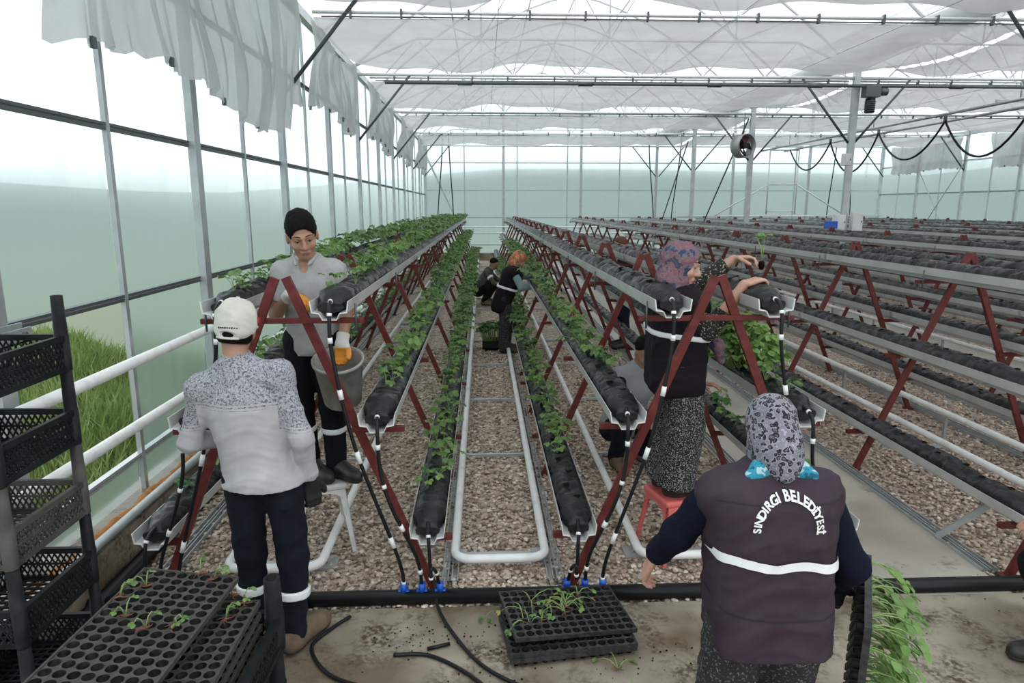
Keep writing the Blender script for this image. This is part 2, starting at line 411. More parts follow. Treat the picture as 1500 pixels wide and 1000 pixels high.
# shade screens, bunched in strips, each with a drop along the side wall
def screen(k, y0, y1, x0, x1, drop, zb, label):
    t = thing('shade_screen', label, 'shade screen', group='shade screens under the roof')
    ph = rnd.random() * 9
    def sag(x, v):
        return .05 * math.sin(x * 1.9 + ph) * (v) + .03 * math.sin(x * 4.1 + ph * 2 + v * 3) * v + .10 * math.sin(v * PI)
    def fn(u, v):
        x = x0 + (x1 - x0) * u; y = y0 + (y1 - y0) * v + .07 * math.sin(x * 1.3 + ph) * v + .03 * math.sin(x * 5 + ph) * v
        return (x, y, 4.44 - sag(x, v) + .008 * math.sin(y * 22 + x))
    b = MB(); b.grid(fn, 90, 26); b.build('cloth', 'screen', t)
    b = MB(); b.tube([(x0, y0, 4.50), (x1, y0, 4.50)], .022, 8); b.build('leading_bar', 'alu_white', t)
    b = MB(); b.tube([(x0 + .1, y0 + .03, 4.455), (x1, y0 + .03, 4.455)], .010, 5); b.build('edge_cord', 'galv_dark', t)
    for j in range(int((x1 - x0) / .75)):
        x = x0 + .4 + j * .75 + rnd.uniform(-.1, .1)
        b = MB(); b.box((x - .012, y0 - .03, 4.43), (x + .012, y0 + .03, 4.54)); b.build('clip', 'galv_dark', t)
    if drop:
        s = 1 if drop > 0 else -1; xd = x0 if s > 0 else x1
        def fd(u, v):
            y = y0 + (y1 - y0 + (.65 if s < 0 else 0)) * u; L = 4.44 - zb(u)
            fold = .05 * math.sin(y * 9 + ph) + .035 * math.sin(y * 23 + v * 3 + ph) + .02 * math.sin(y * 47)
            z = 4.44 - L * v - .10 * math.sin(u * PI) * (1 - v)
            return (xd - s * .03 + s * fold * (.25 + v) * .8 + s * .05 * math.sin(v * 5 + u * 7), y + .04 * math.sin(v * 6 + ph), z + .02 * math.sin(y * 31) * v)
        b = MB(); b.grid(fd, 110, 14); b.build('side_drop', 'screen', t)
        for j in range(5):
            u = (j + .3) / 5; p = fd(u, .985); b = MB(); b.box((p[0] - .012, p[1] - .018, p[2] - .03), (p[0] + .012, p[1] + .018, p[2] + .03)); b.build('clip', 'galv_dark', t)
SY = [(3.75, 8.35), (9.1, 12.15), (13.45, 16.8), (18.3, 21.2), (23.2, 26.6)]
for k, (a, c) in enumerate(SY):
    nth = ['nearest the apron', 'second from the apron', 'third from the apron', 'fourth from the apron', 'last before the back wall'][k]
    zb = (lambda u: 2.98 + .10 * math.sin(u * 7) + (.25 if u > .93 else 0)) if k == 0 else (lambda u: 3.38 + .08 * math.sin(u * 6))
    screen(k, a, c, XL + .28, XC - .06, 1, zb, 'white woven shade screen with a side drop, planted bay, ' + nth)
    screen(k, a, c, XC + .06, XR - .25, -1, lambda u: 3.42 + .05 * math.sin(u * 6), 'white woven shade screen, bay of empty rows, ' + nth)
# screen wires
for i, x in enumerate((0.2, 3.0, 5.2, 9.5, 13.5)):
    b = MB()
    b.tube([(x, 3, 4.34), (x, YB - .2, 4.34)], .0028, 4)
    tag(b.build('screen_wire', 'galv_dark'), 'thin support wire running along under the shade screens', 'wire', 'screen wires')
# drive shaft with couplings and the motor on the column
t = thing('drive_shaft', 'grey screen drive shaft with dark couplings across both bays', 'shaft', (0, 13.12, 4.36))
b = MB(); b.tube([(XL + .6, 0, 0), (XR - .3, 0, 0)], .03, 10); b.build('shaft', 'galv_dark', t)
for x in (-.3, 1.9, 4.3, 6.2, 8.9, 11.0):
    b = MB(); b.tube([(x - .13, 0, 0), (x + .13, 0, 0)], .045, 10); b.build('coupling', 'galv_dark', t)
t = thing('gear_motor', 'black gear motor hanging at the column top on the drive shaft', 'motor', (XC + .22, 13.12, 4.12))
b = MB(); b.tube([(0, 0, -.24), (0, 0, .02)], .085, 12); b.build('motor_body', 'hose_black', t)
for k in range(6):
    b = MB(); b.tube([(0, 0, -.22 + k * .035), (0, 0, -.205 + k * .035)], .098, 12); b.build('cooling_fin', 'galv_dark', t)
b = MB(); b.box((-.14, -.09, .04), (.14, .09, .24)); b.tube([(.14, 0, .14), (.3, 0, .14)], .07, 10); b.build('gearbox', 'galv_dark', t)
# switch boxes
for i, (dx, dz, w, h, m, lab) in enumerate(((-.16, 1.72, .2, .28, 'alu_white', 'grey electric box on the grass side of the motor column'), (.18, 1.70, .2, .34, 'gutter_white', 'white electric box on the far side of the motor column'), (-.12, 2.92, .14, .22, 'gutter_white', 'small white control box high on the motor column'))):
    t = thing('switch_box', lab, 'electric box', (XC + dx, 13.15, dz))
    b = MB(); b.box((-w / 2, -.07, 0), (w / 2, .06, h)); b.build('body', m, t)
    b = MB(); b.box((-w / 2 + .015, -.08, .015), (w / 2 - .015, -.071, h - .015)); b.build('door', m, t)
    b = MB(); b.box((w / 2 - .04, -.09, h / 2 - .02), (w / 2 - .025, -.081, h / 2 + .02)); b.build('latch', 'galv_dark', t)
b = MB(); b.box((XC - .42, 12.98, 1.74), (XC - .26, 13.2, 1.88)); tag(b.build('blue_box', 'blue_plastic'), 'small blue box beside the motor column', 'box')
for dx in (-.42, ):
    b = MB(); b.bar((XC + dx + .02, 13.1, 1.73), (XC, 13.26, 1.73), .03, .02); tag(b.build('box_shelf', 'galv'), 'small steel arm under the blue box', 'bracket')

# circulation fan
t = thing('circulation_fan', 'round circulation fan with dark blades hanging beside a column', 'fan', (XC - .28, 18.1, 3.70), math.radians(25))
b = MB(); prof = []
for k in range(24):
    a = 2 * PI * k / 24
ring = [(.30 * math.cos(2 * PI * k / 24), -.15, .30 * math.sin(2 * PI * k / 24)) for k in range(24)]
vs = [(r * math.cos(2 * PI * k / 24), y, r * math.sin(2 * PI * k / 24)) for (r, y) in ((.30, -.15), (.30, .15), (.285, .15), (.285, -.15)) for k in range(24)]
b.add(vs, [(i * 24 + k, i * 24 + (k + 1) % 24, ((i + 1) % 4) * 24 + (k + 1) % 24, ((i + 1) % 4) * 24 + k) for i in range(4) for k in range(24)], True); b.build('housing', 'fan_grey', t)
for k in range(5):
    a = 2 * PI * k / 5; b = MB(); ca, sa = math.cos(a), math.sin(a)
    pts = []
    for r, w in ((.06, .04), (.16, .075), (.27, .085)):
        for q in (-1, 1): pts.append((r * ca - q * w * sa, q * .035, r * sa + q * w * ca))
    pts += [(p[0], p[1] + .006, p[2]) for p in pts]
    b.add(pts, [(0, 1, 3, 2), (2, 3, 5, 4), (8, 9, 7, 6), (10, 11, 9, 8), (0, 2, 8, 6), (2, 4, 10, 8), (1, 7, 9, 3), (3, 9, 11, 5), (4, 5, 11, 10), (0, 6, 7, 1)]); b.build('blade', 'red_steel' if k % 2 else 'hose_black', t)
b = MB(); b.tube([(0, -.1, 0), (0, .16, 0)], .075, 12); b.build('motor', 'hose_black', t)
b = MB(); b.tube([(0, 0, .3), (0, 0, .82)], .012, 6); b.build('hanger', 'galv_dark', t)
# diagonal tie rods near the columns
for (x0, y0, z0, x1, y1, z1) in ((XC - .1, 18.3, 4.4, XC - .1, 23.2, .3), (XC - .14, 23.5, 4.3, XC - .14, 27.9, .4)):
    b = MB(); b.tube([(x0, y0, z0), (x1, y1, z1)], .022, 6); tag(b.build('tie_rod', 'galv_dark'), 'dark diagonal tie rod bracing between two columns', 'tie rod', 'tie rods')
# boom rails, festoon hoses and the boom at the back
b = MB(); b.tube([(9.85, 1, 4.08), (9.85, 24.6, 4.08)], .03, 8); tag(b.build('boom_rail', 'galv'), 'overhead spray-boom rail, the one nearer the columns', 'rail')
b = MB(); b.tube([(10.70, 1, 4.08), (10.70, 24.6, 4.08)], .03, 8); tag(b.build('boom_rail', 'galv'), 'overhead spray-boom rail, the one nearer the far side wall', 'rail')
for y in (8.26, 13.26, 18.26, 23.26):
    b = MB(); b.bar((9.80, y, 4.13), (10.75, y, 4.13), .03, .05); b.tube([(10.275, y, 4.13), (10.275, y, 4.5)], .015, 6); tag(b.build('rail_hanger', 'galv'), 'steel hanger holding the spray-boom rails to a truss', 'hanger', 'rail hangers')
t = thing('festoon_hose', 'black boom hose hanging in loops below the overhead rails', 'hose')
ys = [23.2, 20.5, 18.0, 15.4, 12.9, 10.4, 8.0]
for a, c in zip(ys[:-1], ys[1:]):
    pts = [(10.28, a + (c - a) * k / 14, 4.02 - (.82 + .1 * math.sin(a)) * (1 - (2 * k / 14 - 1) ** 2)) for k in range(15)]
    b = MB(); b.tube(pts, .024, 6); b.build('loop', 'hose_black', t)
    b = MB(); b.box((10.25, c - .02, 4.0), (10.31, c + .02, 4.12)); b.build('trolley', 'galv_dark', t)
t = thing('spray_boom', 'white tubular spray boom parked in front of the back wall', 'boom', (10.28, 23.6, 0))
def bt(n, a, c, r=.025): b = MB(); b.tube([a, c], r, 6); b.build(n, 'alu_white', t)
bt('upright', (-.5, 0, 1.9), (-.5, 0, 4.06)); bt('upright', (.5, 0, 1.9), (.5, 0, 4.06))
for z in (2.0, 2.9, 4.04): bt('crossbar', (-.5, 0, z), (.5, 0, z))
bt('arm', (-.5, 0, 2.9), (-2.3, 0, 1.85)); bt('arm', (.5, 0, 2.9), (2.3, 0, 1.85)); bt('lower_arm', (-3.6, 0, 1.85), (3.6, 0, 1.85), .02)
# hoses hanging in front of the back wall
for i, (x, dx) in enumerate(((-1.55, -.25), (-1.3, .15), (6.6, .3), (7.9, -.3), (14.2, -.2), (14.8, .2))):
    pts = [(x + dx * math.sin(k / 10 * PI / 2) ** 2, YB - .5, 5.0 - 3.9 * k / 10) for k in range(11)]
    b = MB(); b.tube(pts, .022, 6); tag(b.build('hanging_hose', 'hose_black'), 'black hose hanging down in front of the back wall', 'hose', 'hoses at the back wall')
# white heating pipes along the side wall, and the base pipes
for z, lab in ((1.22, 'upper white heating pipe along the side wall with the grassy opening'), (.83, 'lower white heating pipe along the side wall with the grassy opening')):
    t = thing('wall_heating_pipe', lab, 'pipe')
    b = MB(); b.tube([(XL + .22, -2, z), (XL + .22, YB - .3, z)], .033, 10); b.build('pipe', 'white_pipe', t)
    for y in POSTY[:-1]:
        b = MB(); b.box((XL + .06, y - .02, z - .05), (XL + .24, y + .02, z - .035)); b.build('bracket', 'galv', t)
for dx, z, r, m, lab in ((.19, .30, .028, 'galv', 'grey metal pipe lying along the top of the side kerb'), (.27, .05, .045, 'hose_black', 'thick black pipe along the foot of the side kerb'), (.148, .278, .014, 'alu_white', 'pale thin sill pipe along the side kerb')):
    b = MB(); b.tube([(XL + dx, .2, z), (XL + dx, YB - .4, z)], r, 8); tag(b.build('kerb_pipe', m), lab, 'pipe')
# orange foam bead sealing sheet to kerb
def foam():
    pts = []; R = []
    n = 150
    for k in range(n):
        y = 2.2 + k * .045
        pts.append((XL + .115 + .010 * math.sin(y * 11), y, .272 + .012 * noise.noise((y * 8, 0, 0)))); R.append(.026 + .014 * noise.noise((0, y * 13, 0)))
    b = MB(); b.tube(pts, R, 8); tag(b.build('foam_bead', 'foam_orange'), 'lumpy orange foam bead sealing the wall foot', 'sealant')
foam()
# bracket on the post behind the crate stack
t = thing('wall_bracket', 'galvanised channel bracket on the wall post behind the tall crate stack', 'bracket', (XL + .1, 3.05, 1.55))
b = MB(); b.box((0, -.3, -.04), (.05, .32, -.03)); b.box((0, -.3, -.04), (.008, .32, .05)); b.box((.042, -.3, -.04), (.05, .32, .03)); b.build('channel', 'galv', t)
for y in (-.2, .05, .26):
    b = MB(); b.tube([(.05, y, 0), (.065, y, 0)], .014, 6); b.build('bolt', 'galv_dark', t)
# ------------------------------------------------------------ growing rows
ROWX = [-1.05, 1.25, 3.86, 6.22, 8.85, 11.15, 13.45, 15.35]
ROWD = ['the fully planted row', 'the half-planted row', 'the first empty row beyond the path', 'the second empty row beyond the path',
        'the third empty row beyond the path', 'the fourth empty row beyond the path', 'the fifth empty row beyond the path', 'the sixth empty row beyond the path']
FY = [3.58 + 1.70 * k for k in range(15)]
APEX, HALF = 1.79, .76
LV = [('upper', .27, 1.585), ('middle', .485, .985), ('lower', .735, .345)]     # offset from row centre, gutter bottom height
def legx(z): return HALF * (1 - z / APEX)
def frame_meshes():
    out = []
    for s in (-1, 1):
        b = MB(); b.bar((s * HALF, 0, 0), (s * .022, s * .02, APEX), .045, .03, (0, 1, 0)); out.append(('leg', b.mesh('leg', 'red_steel')))
        for nm, off, z in LV[1:]:
            x0 = legx(z - .03) - .02
            b = MB(); b.bar((s * x0, 0, z - .018), (s * (off + .13), 0, z - .018), .035, .03); out.append(('bracket', b.mesh('bracket', 'red_steel')))
        b = MB(); b.box((s * HALF - .05, -.04, -.005), (s * HALF + .05, .04, .008)); out.append(('foot_plate', b.mesh('foot_plate', 'red_steel')))
    b = MB(); b.bar((-.42, 0, LV[0][2] - .02), (.42, 0, LV[0][2] - .02), .035, .027); out.append(('crossbar', b.mesh('crossbar', 'red_steel')))
    for s in (-1, 1):
        b = MB(); b.tube([(s * .385, -.03, LV[0][2] - .07), (s * .385, -.03, LV[0][2] + .075)], .006, 6); out.append(('bolt', b.mesh('bolt', 'galv_dark')))
    return out
FM = frame_meshes()
ORD = ['first', 'second', 'third', 'fourth', 'fifth', 'sixth', 'seventh', 'eighth', 'ninth', 'tenth', 'eleventh', 'twelfth', 'thirteenth', 'fourteenth', 'fifteenth']
for r, rx in enumerate(ROWX):
    for k, y in enumerate(FY):
        lab = 'red-brown steel A-frame at the apron end of ' + ROWD[r] if k == 0 else f'{ORD[k]} red-brown A-frame from the apron in ' + ROWD[r]
        t = thing('a_frame', lab, 'A-frame', (rx, y, 0), 0, 'A-frames of ' + ROWD[r])
        for nm, me in FM:
            if r > 3 and nm in ('bolt', 'foot_plate'): continue
            link(nm, me, t)
# gutters and grow bags
GP = [(-.098, .085), (-.090, .026), (-.052, .020), (-.036, -.012), (.036, -.012), (.052, .020), (.090, .026), (.098, .085)]
inner = [(x * .955, z + .004 if abs(x) < .097 else z) for x, z in GP]
SEGL = 3.42; Y0 = 3.46; NSEG = 7
def seg_mesh(name, y0, y1):
    b = MB(); prof = GP + inner[::-1]
    b.extrude(prof, y0, y1)
    n = len(GP)
    for yy, flip in ((y0, False), (y1, True)):
        o = len(b.v); b.v += [(x, yy, z) for x, z in GP] + [(x, yy, z) for x, z in inner]
        for i in range(n - 1):
            q = (o + i, o + n + i, o + n + i + 1, o + i + 1); b.f.append(q[::-1] if flip else q); b.sm.append(False)
    return b
SEG = seg_mesh('gutter_segment', 0, SEGL - .006).mesh('gutter_segment', 'gutter_grey')
LIP = MB(); LIP.add([], []); LIP = seg_mesh('gutter_mouth', -.012, 0).mesh('gutter_mouth', 'gutter_white')
COUP = MB(); COUP.extrude([(x * 1.035, z - .003) for x, z in GP] + [(x * 1.012, z) for x, z in GP][::-1], -.018, .018); COUP = COUP.mesh('joint_strip', 'galv')
def bag_mesh(seed, fine):
    rr = random.Random(seed); L = NSEG * SEGL - .1
    ys = [0.0]
    while ys[-1] < L:
        y = ys[-1]; ys.append(y + (.022 if y < 5 else .035 if y < 10 else .07))
    prof = [(-.080, .034), (-.088, .070), (-.076, .106), (-.042, .128), (0, .134), (.042, .128), (.076, .106), (.088, .070), (.080, .034), (0, .014)]
    vs = []; sk = rr.choice((-1, 1)) * 20
    for y in ys:
        e = .30 + .70 * min(1, y / .13) ** .7 if y < .13 else 1
        fan = max(0, 1 - y / .10)
        lump = noise.noise((seed, y * 3.1, 0)) * .016
        for j, (x, z) in enumerate(prof):
            w = 0
            if j < 9:
                n1 = noise.noise((y * 8.5 + x * sk * .55, x * 7, seed)); n2 = noise.noise((y * 13 - x * sk * .35, x * 9 + 5, seed * 2))
                w = .014 - .040 * max(0, 1 - abs(n1) * 4.5) ** 2 - .022 * max(0, 1 - abs(n2) * 5) ** 2
                w += .016 * noise.noise((x * 14, y * 7, seed)) + .006 * noise.noise((x * 50, y * 37, seed))
            sc = e; zz = z - .05
            xx = x * max(sc, .75 * fan) * (1 + w * 4); zt = .05 + zz * (1 + w * 7) * (sc if z > .05 else 1) + (lump if z > .1 else 0)
            vs.append((xx, y, zt))
    n = len(prof); fs = []
    for i in range(len(ys) - 1):
        for j in range(n): fs.append((i * n + j, (i + 1) * n + j, (i + 1) * n + (j + 1) % n, i * n + (j + 1) % n))
    b = MB(); b.add(vs, fs, True); b.f.append(tuple(range(n))); b.sm.append(False)
    return b.mesh('grow_bag', 'black_film')
hb = MB()
for k in range(118):
    y = .22 + k * .2 + .02 * math.sin(k * 5.1); x = .022 * (-1) ** k; n = 8; o = len(hb.v)
    hb.v += [(x + .022 * math.cos(2 * PI * q / n), y + .024 * math.sin(2 * PI * q / n), .140 + .004 * math.sin(q * 2)) for q in range(n)]; hb.f.append(tuple(o + q for q in range(n))); hb.sm.append(False)
HOLEM = hb.mesh('planting_holes', 'soil')
BAGS = [bag_mesh(s, True) for s in (3, 11, 23)]
HOLES = []
for r, rx in enumerate(ROWX):
    for li, (lv, off, z) in enumerate(LV):
        for s in (-1, 1):
            side = 'grass side' if s < 0 else 'far side'
            x = rx + s * off
            t = thing('growing_gutter', f'{lv} grey gutter trough of {ROWD[r]}, {side}', 'gutter', (x, Y0, z + .012), 0, 'gutter troughs')
            for k in range(NSEG):
                link('gutter_segment', SEG, t, (0, k * SEGL, 0))
                if k: link('joint_strip', COUP, t, (0, k * SEGL, 0))
            link('gutter_mouth', LIP, t)
            g = link('grow_bag', BAGS[(r * 5 + li * 3 + (s > 0)) % 3], None, (x, Y0 + .03, z + .012))
            tag(g, f'black grow bag, {lv} trough of {ROWD[r]}, {side}', 'grow bag', 'grow bags')
            if r > 0: link('planting_holes', HOLEM, g)['kind'] = 'stuff'
# ground rails under the feet and white heating loops
for r, rx in enumerate(ROWX[:5]):
    for s in (-1, 1):
        side = 'grass side' if s < 0 else 'far side'
        x = rx + s * (HALF + .015)
        for j in (0, 1):
            xx = x + s * (.04 + j * .055)
            b = MB(); b.extrude([(xx - .02, -.01), (xx + .02, -.01), (xx + .02, .028), (xx + .014, .028), (xx + .014, 0), (xx - .014, 0), (xx - .014, .028), (xx - .02, .028)], 3.62, 27.6)
            tag(b.build('ground_channel', 'galv'), f'{["inner", "outer"][j]} galvanised ground channel of {ROWD[r]}, {side}', 'channel')
def uloop(xc, y0, half, label, z=.075):
    t = thing('heating_loop', label, 'heating pipe', (xc, 0, 0)); R = .10; n = 6
    pts = [(-half, 27.4, z), (-half, 20, z), (-half, 12, z), (-half, 7, z), (-half, y0 + R + .3, z)]
    for k in range(n + 1): a = PI + k / n * PI / 2; pts.append((-half + R + R * math.cos(a), y0 + R + R * math.sin(a), z))
    for k in range(n + 1): a = 1.5 * PI + k / n * PI / 2; pts.append((half - R + R * math.cos(a), y0 + R + R * math.sin(a), z))
    pts += [(half, y0 + R + .3, z), (half, 7, z), (half, 12, z), (half, 20, z), (half, 27.4, z)]
    b = MB(); b.tube(pts, .027, 12); b.build('pipe', 'white_pipe', t)
    y = y0 + .16
    first = True
    while y < 26:
        b = MB(); b.box((-half - .02, y - .016, -.005), (half + .02, y + .016, .026))
        b.box((-half - .012, y - .016, .02), (-half + .012, y + .016, z - .015)); b.box((half - .012, y - .016, .02), (half + .012, y + .016, z - .015))
        b.build('sleeper', 'galv', t); y += 1.75
    for s in (-1, 1):
        b = MB(); b.box((s * half - .07, y0 + .10, -.006), (s * half + .07, y0 + .24, .012)); b.build('base_plate', 'galv', t)
uloop(.09, 3.78, .275, 'white heating loop on the gravel aisle between the two planted rows')
uloop(-1.25, 3.72, .275, 'white heating loop on the gravel under the fully planted row')
uloop(1.22, 3.78, .275, 'white heating loop on the gravel under the half-planted row')
uloop(3.9, 3.85, .275, 'white heating loop under the first empty row beyond the path', .32)
uloop(6.25, 3.85, .275, 'white heating loop under the second empty row beyond the path', .32)
uloop(8.9, 3.85, .275, 'white heating loop under the third empty row beyond the path', .32)
# supply pipe across the apron edge, with banded feeder hoses
b = MB(); b.tube([(XL + .2, 3.44, .04), (XR - 1, 3.44, .04)], .042, 12)
tag(b.build('supply_pipe', 'hose_black'), 'thick black supply pipe lying along the concrete apron edge', 'pipe')
def bez(P, n):
    out = []
    m = len(P)
    for i in range(n + 1):          # Catmull-Rom
        u = i / n * (m - 1); k = min(int(u), m - 2); f = u - k
        p0 = Vector(P[max(k - 1, 0)]); p1 = Vector(P[k]); p2 = Vector(P[k + 1]); p3 = Vector(P[min(k + 2, m - 1)])
        out.append(.5 * ((2 * p1) + (p2 - p0) * f + (2 * p0 - 5 * p1 + 4 * p2 - p3) * f * f + (3 * p1 - p0 - 3 * p2 + p3) * f ** 3))
    return out
def feeder(P, nb, label):
    t = thing('feeder_hose', label, 'hose', group='banded feeder hoses')
    pts = bez(P, 48); b = MB(); b.tube(pts, .0100, 8); b.build('hose', 'hose_black', t)
    for k in range(nb):
        i = int((k + .55) / nb * 46); seg = pts[i:i + 3]
        b = MB(); b.tube([seg[0], seg[1]], .0130, 8); b.build('band', 'hose_white', t)
    e = pts[-1]
    b = MB(); b.tube([e, e + Vector((0, 0, .05))], .020, 8); b.tube([e + Vector((-.03, 0, .0)), e + Vector((.03, 0, .0))], .013, 8); b.build('connector', 'blue_plastic', t)
for r in (0, 1):
    rx = ROWX[r]
    for s in (-1, 1):
        side = 'grass side' if s < 0 else 'far side'
        for li, (lv, off, z) in enumerate(LV):
            x = rx + s * off; y = Y0 - .02
            xe = rx + s * ({0: .60, 1: .70, 2: .80}[li]); ye = 3.44
            P = [(x, Y0 + .05, z + .10), (x + s * .01, y - .03, z + .05), (x + s * .02, y - .05, z - .18), (x + (xe - x) * .35, y - .06, z * .55 + .05), (xe - s * .02, ye - .02, .28 if li < 2 else .2), (xe, ye, .075)]
            feeder(P, [7, 5, 3][li], f'white-banded black hose from the {lv} trough of {ROWD[r]}, {side}')
# galvanised strut lying from the path edge to the first empty row
b = MB(); b.bar((2.98, 4.05, .02), (3.16, 3.86, .33), .05, .035); tag(b.build('support_strut', 'galv'), 'galvanised strut propping the lower trough beside the concrete path', 'strut')
# ------------------------------------------------------------ gravel stones near the apron
def stones():
    R = np.random.default_rng(5)
    ico_v = []; g = (1 + 5 ** .5) / 2
    for a, c in ((1, g), (-1, g), (1, -g), (-1, -g)): ico_v += [(0, a, c), (a, c, 0), (c, 0, a)]
    ico_v = np.array(ico_v) / np.linalg.norm((1, g))
    from itertools import combinations
    el = min(np.linalg.norm(ico_v[i] - ico_v[j]) for i, j in combinations(range(12), 2)) * 1.05
    F = []
    for i, j, k in combinations(range(12), 3):
        if all(np.linalg.norm(ico_v[p] - ico_v[q]) < el for p, q in ((i, j), (j, k), (i, k))):
            n = np.cross(ico_v[j] - ico_v[i], ico_v[k] - ico_v[i]); F.append((i, j, k) if n @ ico_v[i] > 0 else (i, k, j))
    F = np.array(F)
    xs = []; ys = []
    for (x0, x1, y0, y1, dens) in ((-2.2, 2.0, 3.40, 4.6, 1250), (-2.2, 2.0, 4.6, 7.0, 950), (-2.2, 2.0, 7, 10.5, 520), (3.0, 5.2, 3.42, 5.5, 1150), (3.0, 6.9, 5.5, 9.0, 520)):
        n = int((x1 - x0) * (y1 - y0) * dens); xs.append(R.uniform(x0, x1, n)); ys.append(R.uniform(y0, y1, n))
    x = np.concatenate(xs); y = np.concatenate(ys); n = len(x)
    sz = R.uniform(.008, .0185, n)
    sc = np.stack([R.uniform(.8, 1.35, n), R.uniform(.8, 1.2, n), R.uniform(.5, .85, n)], 1) * sz[:, None]
    a = R.uniform(0, 2 * PI, n); tl = R.uniform(-.5, .5, n)
    V = ico_v[None] * sc[:, None] * R.uniform(.82, 1.15, (n, 12, 1))
    ca, sa = np.cos(a)[:, None], np.sin(a)[:, None]; ct, st = np.cos(tl)[:, None], np.sin(tl)[:, None]
    X, Y, Z = V[..., 0], V[..., 1], V[..., 2]
    Y, Z = Y * ct - Z * st, Y * st + Z * ct
    X, Y = X * ca - Y * sa, X * sa + Y * ca
    V = np.stack([X + x[:, None], Y + y[:, None], Z + (R.uniform(-.012, .004, n) + sc[:, 2] * .4)[:, None]], -1)
    Fa = (F[None] + (np.arange(n) * 12)[:, None, None]).reshape(-1, 3)
    me = np_mesh('gravel', V.reshape(-1, 3), Fa, 'gravel_stone', False)
    at = me.attributes.new('tone', 'FLOAT', 'POINT'); at.data.foreach_set('value', np.repeat(R.uniform(0, 1, n), 12).astype(np.float32))
    o = link('gravel', me); tag(o, 'loose pinkish grey gravel stones under and between the rows', 'gravel', kind='stuff')
    print('stones', n)
stones()
# ------------------------------------------------------------ strawberry plants
def leaflet(b, base, d, n, L, w, fine):
    """one toothed leaflet: a blade folded along its midrib; b collects leaf geometry"""
    d = d.normalized(); s = d.cross(n).normalized(); n = s.cross(d).normalized()
    if fine:
        st = [(0, 0), (.22, .62), (.5, 1.0), (.78, .82), (1.0, 0)]
        mid = [base + d * (L * t) - n * (L * .22 * t * t) for t, _ in st]
        vs = list(mid)
        fs = []
        for sg in (-1, 1):
            o = len(vs)
            for (t, ww), m in list(zip(st, mid))[1:-1]: vs.append(m + s * (sg * ww * w / 2) + n * (w * .16) + d * (L * .05))
            q = [(0, 1, o), (1, 2, o + 1, o), (2, 3, o + 2, o + 1), (3, 4, o + 2)]
            fs += q if sg > 0 else [tuple(reversed(x)) for x in q]
        b.add(vs, fs, True)
    else:
        t = base + d * L - n * (L * .2); m = base + d * (L * .5)
        b.add([base, m + s * (w / 2) + n * .01, t, m - s * (w / 2) + n * .01, m], [(0, 1, 4), (1, 2, 4), (2, 3, 4), (3, 0, 4)], True)
def plant_geo(rr, nl, h, ls, fine):
    lf = MB(); stm = MB()
    for k in range(nl):
        a = 2 * PI * (k + rr.uniform(-.3, .3)) / nl; lean = rr.uniform(.25, .9); hh = h * rr.uniform(.65, 1.1)
        dr = Vector((math.cos(a), math.sin(a), 0))
        tip = dr * (hh * lean) + Vector((0, 0, hh * (1.05 - .35 * lean)))
        midp = dr * (hh * lean * .35) + Vector((0, 0, hh * .6))
        stm.tube([(0, 0, 0), midp, tip], [.0028, .0022, .0016], 4 if fine else 3, cap=False)
        sz = ls * rr.uniform(.75, 1.15)
        nrm = (Vector((0, 0, 1)) * 1.0 + dr * rr.uniform(-.5, .6) + Vector((rr.uniform(-.4, .4), rr.uniform(-.4, .4), 0))).normalized()
        for q in (-1.15, 0, 1.15):
            dd = Matrix.Rotation(q, 3, 'Z') @ dr
            leaflet(lf, tip, (dd - nrm * dd.dot(nrm)) + Vector((0, 0, -.12)), nrm, sz * (1.05 if q == 0 else .92), sz * .82, fine)
    return lf, stm
rr = random.Random(42)
PV = []
for k in range(8):
    lf, st = plant_geo(rr, rr.choice((4, 5, 6)), rr.uniform(.11, .19), rr.uniform(.052, .070), True)
    PV.append((lf.mesh('leaves', ['leaf', 'leaf', 'leaf_light', 'leaf', 'leaf_dark', 'leaf_light', 'leaf', 'leaf_light'][k]), st.mesh('stems', 'stem')))
FARGEO = []
for k in range(5):
    lf, st = plant_geo(rr, 7, rr.uniform(.13, .21), rr.uniform(.060, .078), False); FARGEO.append(lf)
spots = []
def line(r, li, s, y0, y1, step, prob, dens=1):
    off, z = LV[li][1], LV[li][2]
    y = y0
    while y < y1:
        if rr.random() < prob:
            spots.append((ROWX[r] + s * off + rr.uniform(-.05, .05), y + rr.uniform(-.05, .05), z + .012 + .115, r, li, s))
        y += step * rr.uniform(.8, 1.2)
line(0, 0, 1, 4.55, 27.3, .115, .95); line(0, 0, -1, 3.6, 27.3, .115, .95)
for li in (1, 2):
    line(0, li, 1, 3.9, 27.3, .125, .92); line(0, li, -1, 3.9, 27.3, .24, .85)
line(1, 1, -1, 4.3, 20, .14, .9); line(1, 2, -1, 4.2, 22, .14, .88); line(1, 1, 1, 3.7, 9.5, .15, .9); line(1, 2, 1, 3.9, 8, .22, .85)
spots.sort(key=lambda p: p[1] + .4 * (p[5] < 0) * (p[3] == 0) * 6)
NIND = 296
SIDE = {-1: 'grass side', 1: 'far side'}
def put_plant(x, y, z, label, group, sc=1.0, v=None):
    lf, st = PV[rr.randrange(8) if v is None else v]
    t = thing('strawberry_plant', label, 'plant', (x, y, z), rr.uniform(0, 6.28), group)
    t.scale = (sc, sc, sc); t.rotation_euler = (rr.uniform(-.15, .15), rr.uniform(-.15, .15), rr.uniform(0, 6.28))
    link('leaves', lf, t); link('stems', st, t)
    return t
spots[:0] = [(ROWX[0] + .25, 3.72, 1.71, 0, 0, 1), (ROWX[0] + .31, 3.98, 1.71, 0, 0, 1), (ROWX[0] + .29, 4.28, 1.71, 0, 0, 1)]
